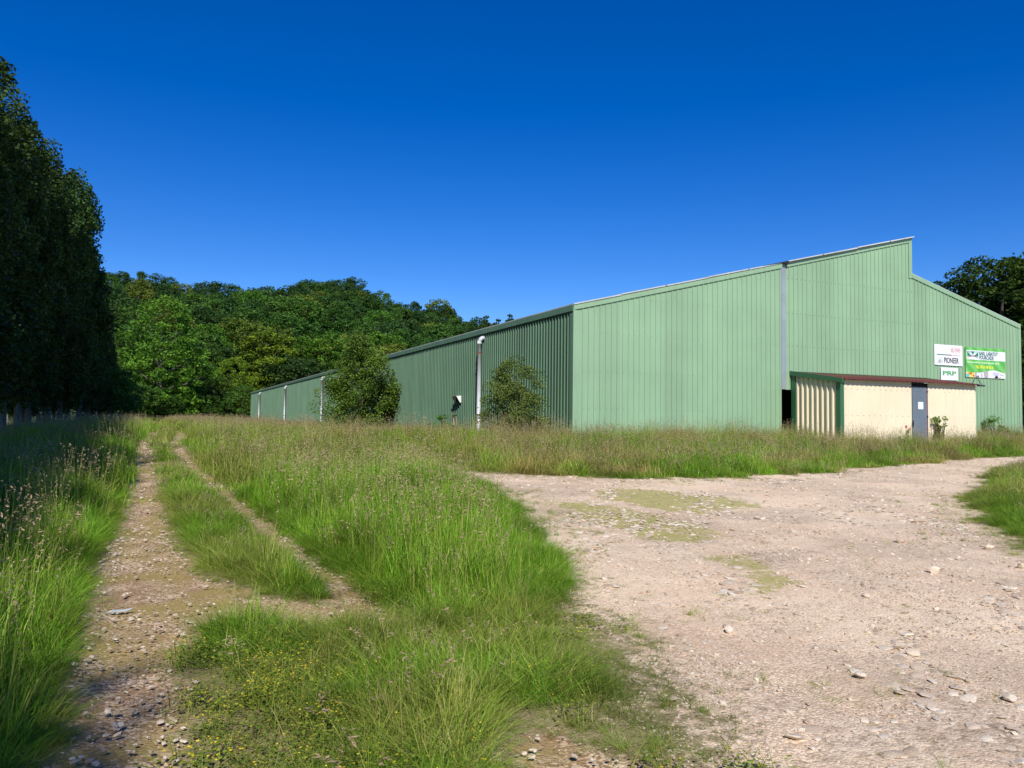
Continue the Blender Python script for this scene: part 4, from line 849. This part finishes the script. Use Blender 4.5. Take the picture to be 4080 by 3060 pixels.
def base_height(P_, f):
    """sward height everywhere from the layout of yard, ruts and verges"""
    X, Y = P_[:, 0], P_[:, 1]; n1 = fbm(X*0.7, Y*0.7, 31); n2 = fbm(X*2.3, Y*2.3, 33)
    eg, et = f['g'], f['t']; edge = np.minimum(sst(-0.15, 1.0, eg), sst(0.02, 0.45, et))
    zone = np.full(len(X), 0.62); zone[:] = 0.50+0.30*n1
    mid = (X > -0.2) & (X < 1.75) & (Y > 5.8) & (f['graw'] > 1.0) & (np.abs(X-0.65) < 1.1) & (Y < 200) & (X < 1.05+0.0*Y)
    zone = np.where((X > 0.0) & (X < 1.0) & (Y > 6.3), 0.26+0.14*n1, zone)
    fgm = sst(6.3, 5.4, Y)*sst(-0.3, 0.3, X); low = 0.10+0.16*n2; zone = zone*(1-fgm)+low*fgm
    clump = fgm*np.exp(-((X-1.35)/0.28)**2)*sst(2.4, 3.2, Y)*sst(6.0, 5.2, Y); zone = zone+clump*0.24*n2*1.6
    right = sst(1.7, 2.6, X)*sst(7.0, 4.9, Y); zone = zone*(1-right)+(0.11+0.20*sst(0.1, 1.0, f['graw'])*(0.35+0.9*n2))*right
    isl = sst(0.9, 1.3, X)*sst(5.4, 7.0, Y)*sst(17, 14, Y)*(X < 8); zone = zone*(1-isl)+isl*(0.50+0.28*n1)
    zone = np.where((Y > 26) & (X > 6), 0.32+0.16*n1, zone)
    vg = f['sv'] < 0.3; zone = np.where(vg, 0.34+0.2*n1, zone)
    bank = (Y > 14.5) & (X > 5.5) & ~vg; zone = np.where(bank & ((Y < 26) | (X > 13.9)), (0.50+0.30*n1)*(0.75+0.45*sst(17.5, 22, Y)), zone)
    zone = np.maximum(zone, right*(0.10+0.10*n2)); h = zone*(0.14+0.86*np.maximum(edge, 0.6*right*(eg > 0)*(et > 0))); inside = (eg < 0) | (et < 0)
    inside_h = np.where((eg > -0.9) & (eg < 0), 0.05+0.07*n2, 0.0); inside_h = np.where((et < 0) & (et > -0.16), 0.06, inside_h)
    inside_h = np.where(f['m'] < 0.1, 0.035, inside_h); h = np.where(inside, inside_h, h)
    straw = sst(0.42, 0.56, fbm(X*0.75, Y*1.1, 41)); tint = np.where(bank, 0.05+0.75*straw, 0.05+0.40*straw)
    tint = np.where((X > 1) & (X < 9) & (Y > 14), np.maximum(tint, 0.12+0.35*n1), tint)
    tint = np.where(isl > 0.5, 0.02+0.20*sst(0.5, 0.8, n2), tint); tint = np.where(X < -0.5, 0.02+0.12*straw, tint)
    tint = np.where(h < 0.13, np.maximum(tint, 0.28+0.3*n1), tint)
    return h, tint, inside, fgm, right, isl, bank
def f_tall(P_, f):
    h, tint, ins, fgm, right, isl, bank = base_height(P_, f); return h, np.where(h > 0.2, 1.0, np.where(h > 0.09, 0.16, 0.0))*np.where(P_[:, 1] > 14, 0.5, 1), tint
def f_short(P_, f):
    h, tint, ins, fgm, right, isl, bank = base_height(P_, f); hs_ = np.clip(h, 0.02, 0.26)
    p = np.where(ins, np.where(f['m'] < 0.1, 0.45, np.where(f['g'] < 0, 0.42*np.exp(f['g']/0.35)*(0.2+1.6*sst(0.45, 0.62, fbm(P_[:, 0]*1.7, P_[:, 1]*1.7, 57))), 0.12)), 0.95); p = np.where(right > 0.5, p*(0.25+0.75*sst(0.0, 0.7, f['graw']))*(0.25+0.75*sst(0.38, 0.56, fbm(P_[:, 0]*3, P_[:, 1]*3, 55))), p); p = np.where(h < 0.01, 0, p)
    p = np.where(h > 0.45, p*0.4, p); p = p*(1-0.6*fgm*(1-sst(1.0, 1.6, P_[:, 0]))); t = np.where(f['m'] < 0.1, 0.55, tint); t = np.where(right > 0.5, np.maximum(t, 0.18+0.4*fbm(P_[:, 0]*2, P_[:, 1]*2, 58)), t); return hs_, p, t
def f_far(P_, f):
    h, tint, *_ = base_height(P_, f); return h*1.0, np.where(h > 0.16, 1, 0), tint
def f_weed(P_, f):
    h, tint, ins, fgm, right, isl, bank = base_height(P_, f); X, Y = P_[:, 0], P_[:, 1]
    p = fgm*(1-sst(1.2, 1.7, X))*0.95+0.18*right*(h > 0.05)+0.22*isl+0.10*(h > 0.2); return np.where(ins, 0, 0.28+0.15*fbm(X*2, Y*2, 61)), p, tint
def f_stalk(P_, f):
    h, tint, ins, fgm, right, isl, bank = base_height(P_, f); X, Y = P_[:, 0], P_[:, 1]
    p = np.clip(0.34*(h > 0.3)+0.22*fgm*(h > 0.1)+0.6*bank, 0, 1)*np.where(X < -0.5, 0.4, 1); return np.where(ins, 0, np.clip(h*1.25, 0.35, 0.8)), p, np.full(len(X), 0.5)
build_scatter('tall_grass', 'tall', (-9, 12, 2.0, 15), 34, f_tall, 'tall green meadow grass around the track and on the strip beside the yard', 501, 7)
build_scatter('verge_grass', 'tall', (12, 27, 4.5, 14), 30, f_tall, 'green grass of the verge at the right edge of the yard', 509, 7)
build_scatter('short_grass', 'short', (-3, 16, 1.8, 15), 250, f_short, 'short sparse grass and moss at the edges of the gravel', 502, 6, xy=-0.6)
build_scatter('meadow_grass', 'far', (-30, 48, 13, 44), 9, f_far, 'long grass with reddish seed heads on the bank before the warehouse', 503, 6, xy=0.8)
build_scatter('field_grass', 'far', (-45, 14, 42, 150), 2.6, f_far, 'grass of the field beside the long wall', 504, 6, xy=1.9)
build_scatter('short_grass', 'short', (-2, 30, 13, 24), 45, f_short, 'thin moss and short grass on the far part of the yard', 505, 6, xy=-0.8)
def f_tufts(P_, f):
    X, Y = P_[:, 0], P_[:, 1]; c = sst(0.50, 0.66, fbm(X*1.1, Y*1.1, 91))*sst(0.35, 0.6, fbm(X*4, Y*4, 93)); near = np.exp(-np.clip(-f['graw'], 0, None)/1.0)
    return np.full(len(X), 0.05)+0.05*fbm(X*3, Y*3, 95), np.where(f['graw'] < 0, c*near*0.9, 0), np.full(len(X), 0.35)
build_scatter('yard_weeds', 'short', (1.5, 15, 2, 18), 70, f_tufts, 'scattered small weeds and moss growing through the gravel', 508, 6, xy=-0.4)
build_scatter('flowering_weeds', 'weed', (-1, 7, 1.8, 9), 46, f_weed, 'low green weeds with tiny yellow flowers in the foreground', 506, 4, xy=0.9)
build_scatter('seed_stalks', 'stalk', (-9, 40, 2.5, 26), 7, f_stalk, 'thin brown flowering stalks standing above the grass', 507, 4, xy=1.0)

# ------------------------------------------------------------------ stones
def stone_mat():
    k = NT('limestone'); c = k.coord(); n = k.noise(c, 12, 6, 0.6); oi = k.n('ShaderNodeObjectInfo').outputs['Random']
    b = k.ramp(oi, [(0.0, (0.46, 0.35, 0.25)), (0.4, (0.66, 0.53, 0.40)), (0.8, (0.86, 0.75, 0.60)), (1, (0.58, 0.49, 0.39))])
    k.l(k.mix(k.math('MULTIPLY', k.ramp(n, [(0.4, (0, 0, 0)), (0.7, (1, 1, 1))]), 0.35), b, (0.38, 0.30, 0.22)), k.b.inputs['Base Color']); k.b.inputs['Roughness'].default_value = 0.9; k.bump(n, 0.5, 0.02); return k.m
M['stone'] = stone_mat()
def rock(seed, flatz=0.55, sub=2):
    import bmesh
    bm = bmesh.new(); bmesh.ops.create_icosphere(bm, subdivisions=sub, radius=0.5); r = np.random.default_rng(seed); pl = r.normal(size=(9, 3)); pl /= np.linalg.norm(pl, axis=1)[:, None]
    for v in bm.verts:
        for p in pl:
            d = v.co.dot(Vector(p)); 
            if d > 0.33: v.co -= Vector(p)*(d-0.33)
        v.co.z *= flatz; v.co.x *= 1.2
    me = bpy.data.meshes.new('rock'); bm.to_mesh(me); bm.free(); me.materials.append(M['stone']); return me
proto('pebble', [rock(i, 0.35+0.08*i, 1) for i in range(6)])
def pebbles(name, area, dens, smin, smax, seed, label, where):
    r = np.random.default_rng(seed); x0, x1, y0, y1 = area; n = int((x1-x0)*(y1-y0)*dens); P_ = sample(n, x0, x1, y0, y1, r); P_ = P_[inview(P_[:, 0], P_[:, 1])]; f = fields(P_)
    cl = fbm(P_[:, 0]*0.9, P_[:, 1]*0.9, 71); p = where(P_, f)*(0.25+0.75*sst(0.4, 0.6, cl)); P_ = P_[r.uniform(0, 1, len(P_)) < p]; n = len(P_)
    s = smin*(smax/smin)**(r.uniform(0, 1, n)**2.2); z = Gh(P_[:, 0], P_[:, 1])+s*0.06
    print(name, n); return scatter(name, 'pebble', np.column_stack([P_, z]), np.column_stack([r.normal(size=n)*0.2, r.normal(size=n)*0.2, r.uniform(0, 6.28, n)]), s, s*0.75, np.zeros(n), r.integers(0, 6, n), label)
pebbles('gravel_stones', (1.5, 16, 1.8, 9), 420, 0.010, 0.065, 601, 'loose pale stones strewn over the yard', lambda P_, f: (f['g'] < 0.1)*1.0)
pebbles('gravel_stones', (1.5, 9, 1.8, 6.5), 1700, 0.007, 0.026, 605, 'fine gravel in the foreground of the yard', lambda P_, f: (f['g'] < 0.5)*1.0)
pebbles('gravel_stones', (1.5, 34, 9, 23), 45, 0.022, 0.10, 602, 'loose pale stones on the far part of the yard', lambda P_, f: (f['g'] < 0)*1.0)
pebbles('track_stones', (-1.6, 3.5, 1.8, 12), 520, 0.010, 0.05, 603, 'small pale stones lying in the wheel ruts', lambda P_, f: (f['t'] < 0.03)*0.7)
pebbles('track_stones', (-1.6, 3.5, 12, 34), 60, 0.03, 0.08, 604, 'pale stones in the far part of the wheel ruts', lambda P_, f: (f['t'] < 0.0)*0.8)
proto('slab', [rock(20+i, 0.16+0.03*i, 2) for i in range(5)])
r = np.random.default_rng(611); P_ = sample(90000, 3.0, 16, 1.8, 17, r); P_ = P_[inview(P_[:, 0], P_[:, 1])]; f = fields(P_); rot_ = 0.6*P_[:, 0]+0.8*P_[:, 1]; per_ = 0.8*P_[:, 0]-0.6*P_[:, 1]
cl = fbm(rot_*0.5, per_*1.3, 77); P_ = P_[(r.uniform(0, 1, len(P_)) < 0.42*sst(0.54, 0.66, cl)+0.012) & (f['g'] < -0.3)]; n = len(P_); s_ = 0.03*(0.13/0.03)**(r.uniform(0, 1, n)**1.8); print('slabs', n)
scatter('flat_stones', 'slab', np.column_stack([P_, Gh(P_[:, 0], P_[:, 1])+s_*0.02]), np.column_stack([r.normal(size=n)*0.14, r.normal(size=n)*0.14, r.uniform(0, 6.28, n)]), s_, s_, np.zeros(n), r.integers(0, 5, n), 'flat pale slabs of limestone lying in loose clusters on the yard')
big = [((3587, 2160), 0.17, 'rounded pale stone in the middle of the yard'), ((3940, 2188), 0.17, 'pale pointed stone near the right grass verge, casting a shadow'), ((3722, 2280), 0.17, 'angular pale block left of and below the pointed stone'),
       ((4068, 2262), 0.14, 'pale stone at the right edge of the photo'), ((3450, 2378), 0.10, 'flat pale stone in the middle foreground of the yard'), ((2908, 2520), 0.11, 'pale squarish stone at the tip of the grass strip'), ((2890, 2500), 0.06, 'small white stone touching the squarish stone'),
       ((2678, 2800), 0.08, 'oval white stone lying in the short foreground grass'), ((2050, 2800), 0.09, 'white stone beside the bare patch in the foreground grass'), ((1467, 2250), 0.10, 'reddish pale stone at the front of the tall grass strip'),
       ((3865, 1816), 0.22, 'white stone at the far edge of the yard below the shed, right one of two'), ((3828, 1818), 0.20, 'white stone at the far edge of the yard below the shed, left one of two'), ((3350, 1893), 0.2, 'low white stone at the far yard edge left of the shed'),
       ((4020, 2790), 0.12, 'flat grey stone near the lower right corner'), ((3640, 2610), 0.13, 'flat pale slab right of the middle foreground'), ((3430, 2705), 0.13, 'flat grey-white slab left of the larger slab group')]
for i, ((u, v), s, lb) in enumerate(big):
    x, y = at(u/1.84448, v/1.84448); o = link(bpy.data.objects.new('stone', rock(700+i, 0.85 if i < 4 or i == 5 else 0.45))); o.location = (x, y, float(Gh(x, y))+s*0.18); s *= 0.72; o.scale = (s, s, s); o.rotation_euler = (0.15, 0.1, i*1.3); tag(o, lb, 'stone')
x, y = at(258, 1323); lit = MB(); lit.add([(-0.10, -0.02, 0.012), (-0.03, -0.035, 0.02), (0.05, -0.02, 0.014), (0.10, 0.015, 0.03), (0.04, 0.03, 0.018), (-0.05, 0.02, 0.022)], [(0, 1, 4, 5), (1, 2, 3, 4)])
o = lit.build('litter', flat('pale_blue_plastic', (0.42, 0.47, 0.52), 0.4)); o.location = (x, y, float(Gh(x, y))-0.02); sm = o.modifiers.new('s', 'SOLIDIFY'); sm.thickness = 0.004; tag(o, 'flat pale grey-blue scrap lying on the left wheel rut', 'litter')
bx, by = camxy(940.6, 60); bz = EYE+(907-210)/1706*60
bd = MB(); bd.tube([(-0.09, 0, 0), (-0.04, 0, 0.005), (0.03, 0, 0.01), (0.07, 0, 0.0)], [0.008, 0.026, 0.024, 0.004], 8)
bd.add([(0.0, 0.01, 0.01), (0.04, 0.02, 0.02), (0.02, 0.17, 0.07), (-0.02, 0.15, 0.06)], [(0, 1, 2, 3)]); bd.add([(0.0, -0.01, 0.01), (0.04, -0.02, 0.02), (0.02, -0.17, 0.07), (-0.02, -0.15, 0.06)], [(0, 3, 2, 1)])
o = bd.build('bird', flat('dark_feathers', (0.03, 0.025, 0.03), 0.8)); o.location = (bx, by, bz); o.rotation_euler = (0, 0, 1.2); sm = o.modifiers.new('s', 'SOLIDIFY'); sm.thickness = 0.006
tag(o, 'tiny dark bird flying high in the blue sky left of centre', 'bird')
SC.cycles.use_adaptive_sampling = True
